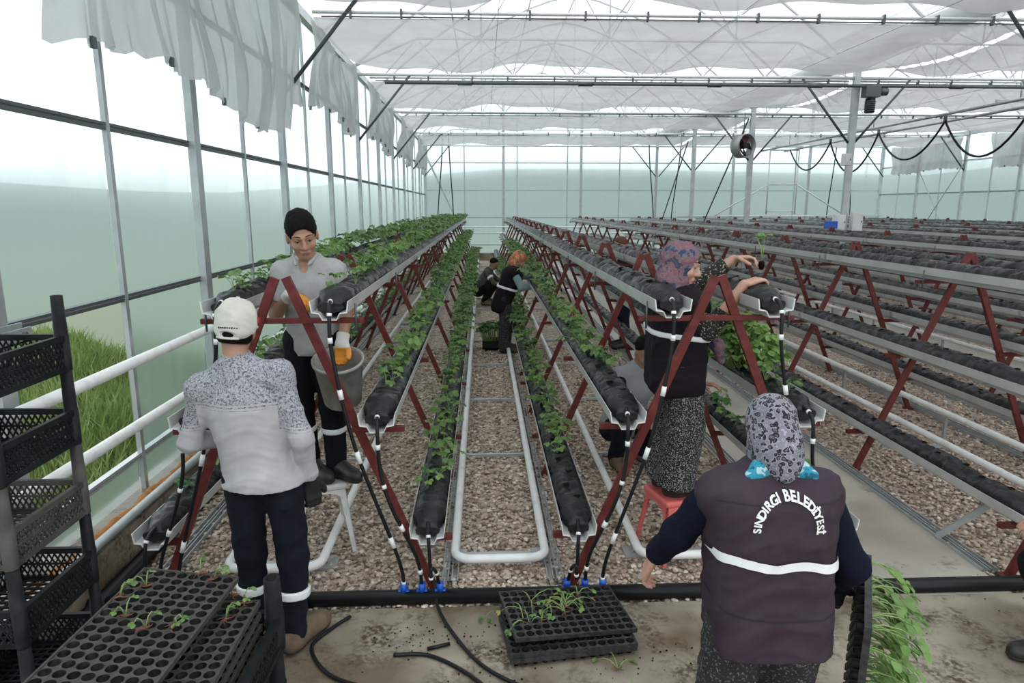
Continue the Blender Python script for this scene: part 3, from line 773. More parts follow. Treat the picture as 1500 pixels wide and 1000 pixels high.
for x, y, z, r, li, s in spots[:NIND]:
    put_plant(x, y, z, f'strawberry plant in the {LV[li][0]} trough of {ROWD[r]}, {SIDE[s]}', f'strawberry plants, {LV[li][0]} trough, {ROWD[r]}, {SIDE[s]}', rr.uniform(.62, 1.0) * (.72 if y < 4.2 else 1))
b = MB()
for x, y, z, r, li, s in spots[NIND:]:
    g = rr.choice(FARGEO); a = rr.uniform(0, 6.28); sc = rr.uniform(.85, 1.2); ca, sa = math.cos(a) * sc, math.sin(a) * sc
    b.add([(x + p[0] * ca - p[1] * sa, y + p[0] * sa + p[1] * ca, z + p[2] * sc) for p in g.v], g.f, True)
tag(b.build('distant_strawberry_plants', 'leaf'), 'mass of green strawberry plants further along the planted rows', 'plants', kind='stuff')
print('plants', len(spots))
# grass bank outside the open panel
def grass():
    R = np.random.default_rng(3); n = 26000
    x = R.uniform(-6.8, XL - .18, n); y = R.uniform(1.5, 9.5, n)
    ground = -.30 + (XL - x) * .16 + .08 * np.sin(x * 3 + y * 2)
    h = R.uniform(.10, .34, n) * (1 + .5 * np.sin(x * 2.1) * np.sin(y * 1.7)); a = R.uniform(0, 2 * PI, n); w = R.uniform(.005, .012, n)
    lean = R.uniform(.1, .6, n) * h; la = R.uniform(0, 2 * PI, n)
    B = np.stack([x, y, ground], 1); S = np.stack([np.cos(a) * w, np.sin(a) * w, 0 * a], 1)
    T = B + np.stack([np.cos(la) * lean, np.sin(la) * lean, h], 1); M = B + np.stack([np.cos(la) * lean * .3, np.sin(la) * lean * .3, h * .6], 1)
    V = np.stack([B - S, B + S, M + S * .8, M - S * .8, T], 1).reshape(-1, 3)
    o = np.arange(n) * 5
    F = np.concatenate([np.stack([o, o + 1, o + 2], 1), np.stack([o, o + 2, o + 3], 1), np.stack([o + 3, o + 2, o + 4], 1)])
    tag(link('grass', np_mesh('grass', V, F, 'grass', False)), 'tall green grass on the bank outside the open wall panel', 'grass', kind='stuff')
    b = MB(); b.grid(lambda u, v: (-7.2 + (XL - .13 + 7.2) * u, 1 + 9 * v, -.32 + (XL - (-7.2 + (XL - .13 + 7.2) * u)) * .16 + .08 * math.sin((-7.2 + 4.72 * u) * 3 + (1 + 9 * v) * 2)), 20, 30)
    mat('bank', (0.05, 0.085, 0.02), .9, var=((.10, .14, .04), 4, .35, .65)); struct(b.build('grass_bank', 'bank'))
grass()
# ------------------------------------------------------------ crates
def crate_meshes(m, L=.50, Wd=.36, band=.155, pitch=.325):
    """black stacking crate: lattice walls, rims, corner posts that carry the next crate; x width, y length"""
    hx, hy = Wd / 2, L / 2; out = []
    def lattice(p0, p1, z0, z1, n):
        b = MB(); p0 = Vector(p0); p1 = Vector(p1); d = p1 - p0; h = z1 - z0
        step = d.length / n; run = h * .55 / d.length
        for k in range(-2, n + 1):
            for sg in (0, 1):
                t0, t1 = k / n, k / n + run * 1.0
                za, zb = z0, z1
                if t1 <= 0 or t0 >= 1: continue
                ca = max(0, -t0 / (t1 - t0)); cb = min(1, (1 - t0) / (t1 - t0))
                A = p0 + d * (t0 + (t1 - t0) * ca); B = p0 + d * (t0 + (t1 - t0) * cb)
                zA = za + (zb - za) * (ca if sg else 1 - ca); zB = za + (zb - za) * (cb if sg else 1 - cb)
                b.bar((A.x, A.y, zA), (B.x, B.y, zB), .005, .006)
        return b
    for (p0, p1, n) in (((hx, -hy), (hx, hy), 20), ((-hx, -hy), (-hx, hy), 20), ((-hx, -hy), (hx, -hy), 14), ((-hx, hy), (hx, hy), 14)):
        out.append(('side_lattice', lattice((*p0, 0), (*p1, 0), .02, band - .02, n).mesh('side_lattice', m)))
    b = MB()
    for z0, z1, w in ((0, .022, .012), (band - .025, band, .020), (band * .48, band * .48 + .008, .007)):
        b.box((hx - w / 2, -hy, z0), (hx + w / 2, hy, z1)); b.box((-hx - w / 2, -hy, z0), (-hx + w / 2, hy, z1))
        b.box((-hx, -hy - w / 2, z0), (hx, -hy + w / 2, z1)); b.box((-hx, hy - w / 2, z0), (hx, hy + w / 2, z1))
    out.append(('rim', b.mesh('rim', m)))
    fl = MB()
    for k in range(14):
        y = -hy + L * (k + .5) / 14; fl.box((-hx, y - .006, .004), (hx, y + .006, .012))
    for k in range(9):
        x = -hx + Wd * (k + .5) / 9; fl.box((x - .005, -hy, .002), (x + .005, hy, .010))
    out.append(('floor_grid', fl.mesh('floor_grid', m)))
    for sx in (-1, 1):
        for sy in (-1, 1):
            b = MB(); b.lathe([(.026, 0), (.028, band), (.026, band), (.023, pitch - .004), (.015, pitch - .004), (.015, pitch - .05)], 12, (sx * (hx - .012), sy * (hy - .012), 0)); 
            b.box((sx * hx - .012 - .012, sy * hy - .02 - .012, .01), (sx * hx + .012 - .012 * sx, sy * hy + .012, band - .01)) if False else None
            out.append(('corner_post', b.mesh('corner_post', m)))
    return out
CM = {'black_plastic': crate_meshes('black_plastic'), 'dusty_plastic': crate_meshes('dusty_plastic')}
def crate(x, y, z, rz, label, group, m='black_plastic'):
    t = thing('plastic_crate', label, 'crate', (x, y, z), rz, group)
    for nm, me in CM[m]: link(nm, me, t)
    return t
names = ['lowest crate of the tall stack', 'second crate from the bottom of the tall stack', 'dusty brown crate in the middle of the tall stack', 'crate below the topmost one of the tall stack', 'topmost crate of the tall stack']
for k in range(5):
    crate(-1.945, 2.665, .168 + .325 * k, 0, ['black plastic ', 'black plastic ', '', 'black plastic ', 'black plastic '][k] + names[k] + ', by the open panel', 'crates of the tall stack', 'dusty_plastic' if k == 2 else 'black_plastic')
t = thing('plastic_pallet', 'black plastic pallet under the tall crate stack', 'pallet', (-1.945, 2.665, .004))
b = MB(); b.box((-.19, -.26, .13), (.19, .26, .16)); b.build('deck', 'black_plastic', t)
for x in (-.15, 0, .15):
    b = MB(); b.box((x - .04, -.25, 0), (x + .04, .25, .13)); b.build('runner', 'black_plastic', t)
# ------------------------------------------------------------ seedling trays
def tray_mesh(nx, ny, p, depth, m, stag=False, roundn=12):
    """moulded plug tray with an open cup per cell; lies in xy, top at z=0"""
    b = MB(); cb = MB(); w, l = nx * p, ny * p; rr_ = p * .43; n = roundn
    for i in range(nx):
        for j in range(ny):
            cx = -w / 2 + (i + .5) * p; cy = -l / 2 + (j + .5) * p; h = p / 2
            sq = []; ci = []; bt = []
            for k in range(n):
                a = 2 * PI * (k + .5) / n; c, s = math.cos(a), math.sin(a); q = h / max(abs(c), abs(s))
                sq.append((cx + c * q, cy + s * q, 0)); ci.append((cx + c * rr_, cy + s * rr_, .002)); bt.append((cx + c * rr_ * .62, cy + s * rr_ * .62, -depth))
            o = len(b.v); b.v += sq + ci; o2 = len(cb.v); cb.v += ci + bt
            for k in range(n):
                k2 = (k + 1) % n
                b.f.append((o + k, o + k2, o + n + k2, o + n + k)); b.sm.append(False)
                cb.f.append((o2 + k, o2 + k2, o2 + n + k2, o2 + n + k)); cb.sm.append(True)
            cb.f.append(tuple(o2 + n + k for k in range(n))); cb.sm.append(False)
    e = .008
    for (x0, x1, y0, y1) in ((-w / 2 - e, -w / 2, -l / 2 - e, l / 2 + e), (w / 2, w / 2 + e, -l / 2 - e, l / 2 + e), (-w / 2, w / 2, -l / 2 - e, -l / 2), (-w / 2, w / 2, l / 2, l / 2 + e)):
        b.box((x0, y0, -.018), (x1, y1, .004))
    return b.mesh('tray_body', m), cb.mesh('cell_cups', 'tray_black')  # cups all black: shade inside the cells and soil coating put into the colour
def soil_mesh(nx, ny, p, z):
    b = MB(); w, l = nx * p, ny * p
    for i in range(nx):
        for j in range(ny):
            cx = -w / 2 + (i + .5) * p; cy = -l / 2 + (j + .5) * p; r = p * .40
            zz = z - rr.uniform(0, .012); o = len(b.v)
            b.v += [(cx + r * math.cos(2 * PI * k / 6), cy + r * math.sin(2 * PI * k / 6), zz) for k in range(6)]; b.f.append(tuple(o + k for k in range(6))); b.sm.append(False)
    return b.mesh('soil_plugs', 'soil')
TB = {'tray_plastic': tray_mesh(8, 15, .047, .042, 'tray_plastic'), 'tray_black': tray_mesh(8, 13, .047, .042, 'tray_edge_sheen')}
SM = soil_mesh(8, 13, .047, -.014); SM15 = soil_mesh(8, 15, .047, -.020)
def tray(x, y, z, rot, label, group, m='tray_plastic'):
    t = thing('seedling_tray', label, 'tray', (x, y, z)); t.rotation_euler = rot; t['group'] = group
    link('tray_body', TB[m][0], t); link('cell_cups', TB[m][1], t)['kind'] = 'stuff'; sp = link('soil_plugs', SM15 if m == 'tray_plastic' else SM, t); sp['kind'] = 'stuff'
    return t
def sprig(pts_base, label, group, L=.12, n=3, m='leaf_light', seed=0, flat=False, parent=None, yellow=False):
    """a loose seedling: thin pale stalks with a few leaves, rootball at the foot"""
    r2 = random.Random(seed); st = MB(); lf = MB()
    for k in range(n):
        a = r2.uniform(0, 2 * PI); up = .15 if flat else .9
        d = Vector((math.cos(a), math.sin(a), up)).normalized(); ll = L * r2.uniform(.6, 1.2)
        pts = [Vector((0, 0, .008)) + d * (ll * q) + Vector((0, 0, .03 * math.sin(q * PI) - (.02 * q if flat else 0))) for q in (0, .33, .66, 1)]
        st.tube(pts, [.0028, .0025, .002, .0016], 5)
        nrm = Vector((r2.uniform(-.4, .4), r2.uniform(-.4, .4), 1)).normalized()
        for q in (-1.1, 0, 1.1):
            dd = Matrix.Rotation(q, 3, 'Z') @ Vector((d.x, d.y, 0)); leaflet(lf, pts[-1], dd, nrm, r2.uniform(.017, .029), r2.uniform(.014, .023), True)
    t = thing('loose_seedling', label, 'seedling', pts_base, group=group)
    st.build('stems', 'stem', t); lf.build('leaves', m, t)
    rb = MB()
    for k in range(5):
        a = r2.uniform(0, 6.28); rb.tube([(0, 0, .006), (.02 * math.cos(a), .02 * math.sin(a), .006), (.035 * math.cos(a + .4), .035 * math.sin(a + .4), .003)], [.004, .002, .001], 4)
    rb.build('roots', 'root', t)
    return t
# trays on crates at the apron corner
for z_, lab_ in ((.004, 'lower black crate under the dusty seedling trays'), (.331, 'upper black crate holding the dusty seedling trays')):
    c_ = crate(-1.12, 2.225, z_, .03 if z_ < .1 else 0, lab_, 'crates under the seedling trays'); c_.scale = (1.42, 1.62, 1)
G1 = 'dusty seedling trays by the tall crate stack'
for k, z_ in enumerate((.400, .455, .510, .565)):
    tray(-1.12, 2.225, z_, (0, 0, 0), ['dusty tray at the bottom of the crate', 'second dusty tray from the bottom of the crate', 'third dusty tray from the bottom of the crate', 'dusty grey seedling tray lying just below the topmost one'][k], G1)
tray(-1.235, 2.275, .668, (.0, .10, -.06), 'dusty grey seedling tray, topmost, with sparse seedlings in empty cells', G1)
for k, (x, y) in enumerate(((-1.44, 2.42), (-1.36, 2.30), (-1.26, 2.24), (-1.17, 2.26), (-1.15, 2.58), (-1.03, 2.55), (-1.09, 2.60), (-1.38, 2.50), (-1.06, 2.44), (-1.22, 2.62))):
    sprig((x + .05, y, .676 - .10 * (x + 1.285) if x < -1.09 else .574), 'wilted seedling lying on the dusty grey trays', 'seedlings on the dusty trays', .055, 2, 'leaf_light' if k % 3 else 'leaf', 100 + k)
G2 = 'black seedling trays stacked on the apron'
for k, (dx, dy, z, a, rx, lab) in enumerate(((0, 0, .047, .13, 0, 'lowest black seedling tray of the stack on the apron'), (.006, .004, .072, .10, 0, 'middle black seedling tray of the stack on the apron'), (.01, .06, .118, .20, .08, 'topmost black seedling tray, skewed and littered with wilted seedlings'))):
    tray(.40 + dx, 3.10 + dy, z, (rx, -.02 * k, PI / 2 + a), lab, G2, 'tray_black')
for k in range(11):
    x = .40 + rr.uniform(-.24, .16); y = 3.16 + rr.uniform(-.12, .13)
    sprig((x, y, .128 + (y - 3.16) * .06 + (x - .4) * .02), 'wilted seedling lying on the black trays on the apron', 'seedlings on the black trays', rr.uniform(.09, .16), 3, 'leaf_dry' if k in (4, 7) else 'leaf_light', 200 + k, True)
for k, (x, y, lab) in enumerate(((.10, 3.30, 'small seedling fallen beside the black supply pipe'), (.62, 2.83, 'fallen seedling on the wet concrete before the black trays'), (2.30, 4.55, 'lone green seedling dropped on the concrete path'), (.85, 3.55, 'bunch of seedlings lying on gravel below the bare hand'))):
    sprig((x, y, .012), lab, None, .11, 4, 'leaf', 300 + k, k != 2)
# crumbs of potting soil trodden about the apron
def crumbs():
    r2 = random.Random(12); b = MB()
    for cx, cy, sx, sy, n in ((-.30, 3.10, .14, .07, 70), (.80, 2.85, .25, .15, 60), (.1, 2.75, .3, .2, 50), (2.4, 3.6, .3, .5, 25), (.1, 4.6, .15, .5, 40), (-.4, 4.6, .3, .6, 40)):
        for k in range(n):
            x, y, q = cx + r2.gauss(0, sx), cy + r2.gauss(0, sy), r2.uniform(.002, .0065); z = .007 if y < 3.39 or x > 2.1 else .016
            b.add([(x - q, y, z), (x + q * .3, y - q, z), (x + q, y + q * .5, z), (x - q * .2, y + q, z), (x, y, z + q * 1.1)], [(0, 1, 4), (1, 2, 4), (2, 3, 4), (3, 0, 4)])
    tag(b.build('soil_crumbs', 'soil'), 'dark crumbs of potting soil scattered on concrete and gravel', 'soil', kind='stuff')
crumbs()
# black hoses lying on the apron
for P, lab in (([(-.28, 3.50, .10), (-.26, 3.36, .03), (-.16, 3.12, .018), (.0, 2.86, .018), (.25, 2.68, .018), (.6, 2.55, .018), (1.2, 2.45, .018)], 'black hose curving from the supply pipe across the apron'),
               ([(-.45, 2.98, .016), (-.28, 2.97, .016), (-.10, 2.84, .016), (.05, 2.66, .016), (.2, 2.45, .016), (.3, 2.3, .016)], 'short black hose lying on the muddy apron'),
               ([(-.30, 2.72, .016), (-.48, 2.74, .016), (-.72, 2.84, .016), (-.86, 3.05, .016), (-.80, 3.2, .016), (-.72, 3.31, .016)], 'black hose looping past the boot of the man in the white cap')):
    pts = bez(P, 40); b = MB(); b.tube(pts, .0095, 8); tag(b.build('loose_hose', 'hose_black'), lab, 'hose')
b = MB(); b.tube([(.0, 0, 0), (.11, .03, .004)], .0095, 8); o = b.build('hose_offcut', 'hose_black'); o.location = (-.29, 3.02, .016); tag(o, 'short black hose offcut on the muddy apron', 'hose')
# black tub of seedlings in the aisle and bundles beside the half-planted row
def bundle(x, y, z, w, l, h, n, label, dark, seed, ls=.055):
    r2 = random.Random(seed); t = thing('seedling_crate', label, 'crate of seedlings', (x, y, z))
    b = MB(); b.box((-w / 2, -l / 2, 0), (w / 2, l / 2, .02))
    for (x0, x1, y0, y1) in ((-w / 2, -w / 2 + .012, -l / 2, l / 2), (w / 2 - .012, w / 2, -l / 2, l / 2), (-w / 2, w / 2, -l / 2, -l / 2 + .012), (-w / 2, w / 2, l / 2 - .012, l / 2)): b.box((x0, y0, 0), (x1, y1, .13))
    b.build('tub', 'black_plastic', t)
    lf = MB(); st = MB()
    for k in range(n):
        px, py = r2.uniform(-.5, .5), r2.uniform(-.5, .5); top = Vector((px * w * 1.25, py * l * 1.2, .12 + h * (1 - .9 * (px * px + py * py)) * r2.uniform(.7, 1.1)))
        st.tube([(px * w * .8, py * l * .8, .05), top], [.003, .002], 4, cap=False)
        nrm = Vector((px + r2.uniform(-.5, .5), py + r2.uniform(-.5, .5), .9)).normalized(); a = r2.uniform(0, 6.28)
        for q in (-1.1, 0, 1.1): leaflet(lf, top, Vector((math.cos(a + q), math.sin(a + q), -.1)), nrm, ls * r2.uniform(.8, 1.1), ls * .75, True)
    st.build('stems', 'stem', t); lv = lf.build('leaves', 'leaf_dark' if dark else 'leaf', t); lv['kind'] = 'stuff'
bundle(.19, 10.35, .02, .42, .34, .28, 150, 'black tub of dark seedlings on the gravel beside the woman in teal sleeves', True, 5)
def shelf_bundle(x, y, z, label, seed, m, n=120):
    r2 = random.Random(seed); t = thing('seedling_bundle', label, 'seedlings', (x, y, z)); lf = MB(); st = MB(); rb = MB()
    for k in range(n):
        a = r2.uniform(0, 6.28); q0 = r2.random() ** .5; top = Vector((.24 * q0 * math.cos(a), .36 * q0 * math.sin(a), .05 + .30 * (1 - q0 * q0 * .8) * r2.uniform(.6, 1.1)))
        st.tube([(top.x * .4, top.y * .6, .0), top], [.003, .002], 4, cap=False); nrm = Vector((r2.uniform(-.6, .6), r2.uniform(-.6, .6), .8)).normalized()
        for q in (-1.1, 0, 1.1): leaflet(lf, top, Vector((math.cos(a + q), math.sin(a + q), -.15)), nrm, .062 * r2.uniform(.8, 1.1), .045, True)
    st.build('stems', 'stem', t); lf.build('leaves', m, t)['kind'] = 'stuff'
shelf_bundle(ROWX[1] + .485, 4.42, LV[1][2] + .12, 'dense bundle of bright seedlings on the middle trough behind the crouching man', 8, 'leaf_light', 230)
shelf_bundle(ROWX[1] + .50, 4.95, LV[1][2] + .12, 'dense bundle of dark seedlings on the middle trough of the half-planted row', 9, 'leaf', 230)
# ------------------------------------------------------------ people: smooth-blended distance fields turned into continuous skins
def V3(p): return np.array(p, dtype=np.float32)
class Field:
    """list of primitives; each = (fn, lo, hi, k, op)"""
    def __init__(self): self.p = []
    def _add(self, fn, lo, hi, k, op, cuts):
        if cuts:
            base = fn
            cc = [(V3(a), V3(n) / np.linalg.norm(V3(n))) for a, n in cuts]
            def fn(P, base=base, cc=cc):
                d = base(P)
                for a, n in cc: d = np.maximum(d, (P - a) @ n)
                return d
        self.p.append((fn, lo, hi, k, op)); return self
    def rc(self, a, b, ra, rb, k=.03, cuts=None, op='u'):
        a = V3(a); b = V3(b); ba = b - a; L = float(ba @ ba) + 1e-9
        def fn(P):
            h = np.clip((P - a) @ ba / L, 0, 1); return np.linalg.norm(P - a - h[..., None] * ba, axis=-1) - (ra + (rb - ra) * h)
        r = max(ra, rb); return self._add(fn, np.minimum(a, b) - r, np.maximum(a, b) + r, k, op, cuts)
    def el(self, c, r, R=None, k=.03, cuts=None, op='u'):
        c = V3(c); r = V3(r); R = np.eye(3, dtype=np.float32) if R is None else np.array(R, dtype=np.float32)
        def fn(P):
            q = (P - c) @ R; k0 = np.linalg.norm(q / r, axis=-1); k1 = np.linalg.norm(q / (r * r), axis=-1) + 1e-9; return k0 * (k0 - 1) / k1
        m = float(r.max()); return self._add(fn, c - m, c + m, k, op, cuts)
    def bx(self, c, h, R=None, rd=.02, k=.03, cuts=None, op='u'):
        c = V3(c); h = V3(h); R = np.eye(3, dtype=np.float32) if R is None else np.array(R, dtype=np.float32)
        def fn(P):
            q = np.abs((P - c) @ R) - (h - rd); return np.linalg.norm(np.maximum(q, 0), axis=-1) + np.minimum(q.max(-1), 0) - rd
        m = float(np.linalg.norm(h)); return self._add(fn, c - m, c + m, k, op, cuts)
    def surface(self, vox, off=0.0, gcuts=None):
        us = [p for p in self.p if p[4] == 'u']
        lo = np.min([p[1] for p in us], 0) - 4 * vox - off - .01; hi = np.max([p[2] for p in us], 0) + 4 * vox + off + .01
        n = np.ceil((hi - lo) / vox).astype(int) + 1
        D = np.full(n, .5, dtype=np.float32)
        ax = [lo[i] + vox * np.arange(n[i], dtype=np.float32) for i in range(3)]
        for fn, a, c, k, op in self.p:
            m = k + 4 * vox + off
            s = [slice(max(0, int((a[i] - m - lo[i]) / vox)), min(n[i], int((c[i] + m - lo[i]) / vox) + 2)) for i in range(3)]
            if any(q.stop <= q.start for q in s): continue
            P = np.stack(np.meshgrid(ax[0][s[0]], ax[1][s[1]], ax[2][s[2]], indexing='ij'), -1).astype(np.float32)
            d = fn(P); o = D[s[0], s[1], s[2]]
            if op == 'u':
                h = np.maximum(k - np.abs(o - d), 0) / max(k, 1e-6); D[s[0], s[1], s[2]] = np.minimum(o, d) - h * h * k * .25
            else:
                h = np.maximum(k - np.abs(o + d), 0) / max(k, 1e-6); D[s[0], s[1], s[2]] = np.maximum(o, -d) + h * h * k * .25
        D = D - off
        if gcuts:
            P = np.stack(np.meshgrid(*ax, indexing='ij'), -1)
            for a, nn in gcuts: D = np.maximum(D, (P - V3(a)) @ (V3(nn) / np.linalg.norm(nn)))
        return nets(D, lo, vox)
def nets(D, lo, vox):
    I = D < 0; c = np.zeros(np.array(D.shape) - 1, dtype=np.int8)
    crn = [(i, j, k) for i in (0, 1) for j in (0, 1) for k in (0, 1)]
    sh = c.shape
    for i, j, k in crn: c += I[i:i + sh[0], j:j + sh[1], k:k + sh[2]]
    act = (c > 0) & (c < 8); idx = np.argwhere(act)
    val = np.stack([D[idx[:, 0] + i, idx[:, 1] + j, idx[:, 2] + k] for i, j, k in crn], 1)
    acc = np.zeros((len(idx), 3), np.float32); cnt = np.zeros(len(idx), np.float32); C = np.array(crn, np.float32)
    for a in range(8):
        for b_ in range(a + 1, 8):
            if np.abs(C[a] - C[b_]).sum() != 1: continue
            m = (val[:, a] < 0) != (val[:, b_] < 0); t = val[m, a] / (val[m, a] - val[m, b_])
            acc[m] += C[a] + t[:, None] * (C[b_] - C[a]); cnt[m] += 1
    V = (idx + acc / cnt[:, None]) * vox + lo
    mp = np.full(sh, -1, np.int32); mp[tuple(idx.T)] = np.arange(len(idx))
    F = []
    for axn in range(3):
        o1, o2 = [(1, 2), (2, 0), (0, 1)][axn]
        A = [slice(None)] * 3; B = [slice(None)] * 3; A[axn] = slice(0, -1); B[axn] = slice(1, None)
        e = np.argwhere(I[tuple(A)] != I[tuple(B)])
        e = e[(e[:, o1] > 0) & (e[:, o2] > 0) & (e[:, o1] < D.shape[o1] - 1) & (e[:, o2] < D.shape[o2] - 1)]
        d1 = np.zeros(3, int); d1[o1] = 1; d2 = np.zeros(3, int); d2[o2] = 1
        q = np.stack([mp[tuple((e - d1 - d2).T)], mp[tuple((e - d2).T)], mp[tuple(e.T)], mp[tuple((e - d1).T)]], 1)
        ins = I[tuple(e.T)]; q[~ins] = q[~ins][:, ::-1]; F.append(q)
    F = np.concatenate(F); F = F[(F >= 0).all(1)]
    return V, F
def wrinkle(V, F, amp, seed, scale=1.0):
    n = np.zeros_like(V); a = V[F[:, 1]] - V[F[:, 0]]; b_ = V[F[:, 3]] - V[F[:, 0]]; fn = np.cross(a, b_)
    for k in range(4): np.add.at(n, F[:, k], fn)
    n /= np.linalg.norm(n, axis=1)[:, None] + 1e-9
    R = np.random.default_rng(seed); d = np.zeros(len(V))
    wp = V + .03 * np.sin(V[:, [1, 2, 0]] * 17 * scale + R.uniform(0, 6, 3))
    for q in range(7):
        f = R.uniform(14, 55) * scale; k = R.normal(size=3) * np.array([1, 1, 1.6]); k /= np.linalg.norm(k)
        s = np.sin(wp @ k * f + R.uniform(0, 6.28)); d += (1 - np.abs(s)) ** 2 * (22 / (f / scale)) - .3
    return V + n * (amp * d / 2.2)[:, None]
def fmesh(f, name, m, parent, vox, off=0.0, amp=0, seed=1, gcuts=None, scale=1.0):
    V, F = f.surface(vox, off, gcuts)
    if amp: V = wrinkle(V, F, amp, seed, scale)
    return link(name, np_mesh(name, V, F, m), parent)
def nrm(v): v = np.array(v, float); return v / np.linalg.norm(v)
# ---- cloth and skin materials
mat('skin_a', (0.36, 0.19, 0.125), .55, var=((0.42, 0.235, 0.16), 14, .4, .7))
mat('skin_b', (0.46, 0.255, 0.185), .55, var=((0.52, 0.31, 0.23), 14, .4, .7))
mat('lips', (0.30, 0.11, 0.09), .5); mat('hair', (0.005, 0.0045, 0.0045), .75, spec=.15, bump=(160, .6)); mat('hair_red', (0.10, 0.035, 0.02), .6, bump=(160, .6))
mat('eye_white', (.65, .62, .58), .3); mat('iris', (.02, .012, .008), .2)
mat('cap_white', (.60, .595, .55), .9, spec=.2, var=((.50, .49, .44), 9, .45, .7), bump=(30, .25)); mat('patch_red', (.5, .02, .03), .6)
mat('navy', (.006, .008, .0145), .9, spec=.2, var=((.010, .013, .021), 12, .4, .7), bump=(40, .3))
mat('navy_knit', (.005, .007, .018), .95, spec=.15, bump=(120, .5)); mat('black_cloth', (.006, .006, .008), .9, spec=.2, bump=(40, .3))
mat('reflect', (.80, .82, .84), .35); mat('polo_grey', (.36, .36, .36), .85, var=((.31, .31, .31), 12, .4, .7), bump=(60, .3))
mat('vest', (.031, .016, .029), .7, spec=.3, var=((.042, .027, .039), 6, .35, .7), bump=(18, .35)); mat('vest_dark', (.010, .007, .010), .8, spec=.2, bump=(25, .4))
mat('seam', (.014, .010, .014), .8); mat('print_white', (.80, .80, .80), .6)
mat('boot', (.17, .12, .075), .8, var=((.09, .065, .045), 14, .4, .7)); mat('sole', (.02, .018, .016), .7); mat('black_shoe', (.018, .018, .018), .45)
mat('glove_white', (.62, .61, .58), .85, bump=(150, .4)); mat('glove_orange', (.72, .27, .03), .6); mat('glove_black', (.015, .016, .017), .6); mat('glove_teal', (.02, .26, .22), .5)
mat('teal_sleeve', (.24, .36, .36), .85, bump=(60, .3)); mat('olive', (.062, .062, .045), .85, bump=(40, .3)); mat('shirt_grey', (.30, .31, .33), .85, bump=(40, .3))
def pattern(name, kind, cols, scale, rough=.85):
    m = bpy.data.materials.new(name); m.use_nodes = True; nd, lk = nodes_of(m); b = nd['Principled BSDF']; b.inputs['Roughness'].default_value = rough
    tc = nd.new('ShaderNodeTexCoord'); r = nd.new('ShaderNodeValToRGB'); r.color_ramp.interpolation = 'CONSTANT' if kind != 'blend' else 'LINEAR'
    if kind == 'vor':
        n0 = nd.new('ShaderNodeTexNoise'); n0.inputs['Scale'].default_value = scale * .5; lk.new(tc.outputs['Object'], n0.inputs['Vector'])
        mx = nd.new('ShaderNodeMixRGB'); mx.inputs[0].default_value = .035; lk.new(tc.outputs['Object'], mx.inputs[1]); lk.new(n0.outputs['Color'], mx.inputs[2])
        t = nd.new('ShaderNodeTexVoronoi'); t.inputs['Scale'].default_value = scale; lk.new(mx.outputs[0], t.inputs['Vector']); src = t.outputs['Distance']
    else:
        t = nd.new('ShaderNodeTexNoise'); t.inputs['Scale'].default_value = scale; t.inputs['Detail'].default_value = 2 if kind == 'noise' else 4; lk.new(tc.outputs['Object'], t.inputs['Vector']); src = t.outputs['Fac']
    e = r.color_ramp.elements; e[0].position = cols[0][0]; e[0].color = (*cols[0][1], 1); e[1].position = cols[-1][0]; e[1].color = (*cols[-1][1], 1)
    for p, c in cols[1:-1]: q = e.new(p); q.color = (*c, 1)
    lk.new(src, r.inputs['Fac']); lk.new(r.outputs[0], b.inputs['Base Color']); MATS[name] = m; return m, r
pattern('dotted', 'noise', [(0, (.010, .010, .011)), (.57, (.30, .30, .29)), (.9, (.4, .4, .4))], 135)
pattern('dotted_dark', 'noise', [(0, (.014, .014, .016)), (.60, (.12, .12, .12)), (.9, (.2, .2, .2))], 110)
pattern('dotted_sleeve', 'noise', [(0, (.014, .014, .013)), (.60, (.40, .36, .25)), (.9, (.4, .4, .4))], 85)
pattern('leopard', 'vor', [(0, (.12, .115, .14)), (.24, (.012, .012, .018)), (.46, (.27, .265, .31)), (.60, (.19, .185, .225)), (.9, (.34, .33, .37))], 62)
pattern('check_teal', 'noise', [(0, (.01, .10, .17)), (.42, (.02, .26, .36)), (.58, (.36, .52, .55)), (.9, (.6, .7, .7))], 38)
pattern('floral', 'blend', [(0, (.015, .02, .05)), (.40, (.035, .045, .10)), (.45, (.16, .14, .16)), (.50, (.19, .07, .095)), (.58, (.21, .12, .14)), (.64, (.03, .04, .08)), (.9, (.22, .19, .2))], 15)
pattern('floral_orange', 'noise', [(0, (.05, .12, .05)), (.42, (.20, .22, .10)), (.48, (.50, .12, .06)), (.6, (.62, .28, .16)), (.9, (.5, .3, .2))], 18)
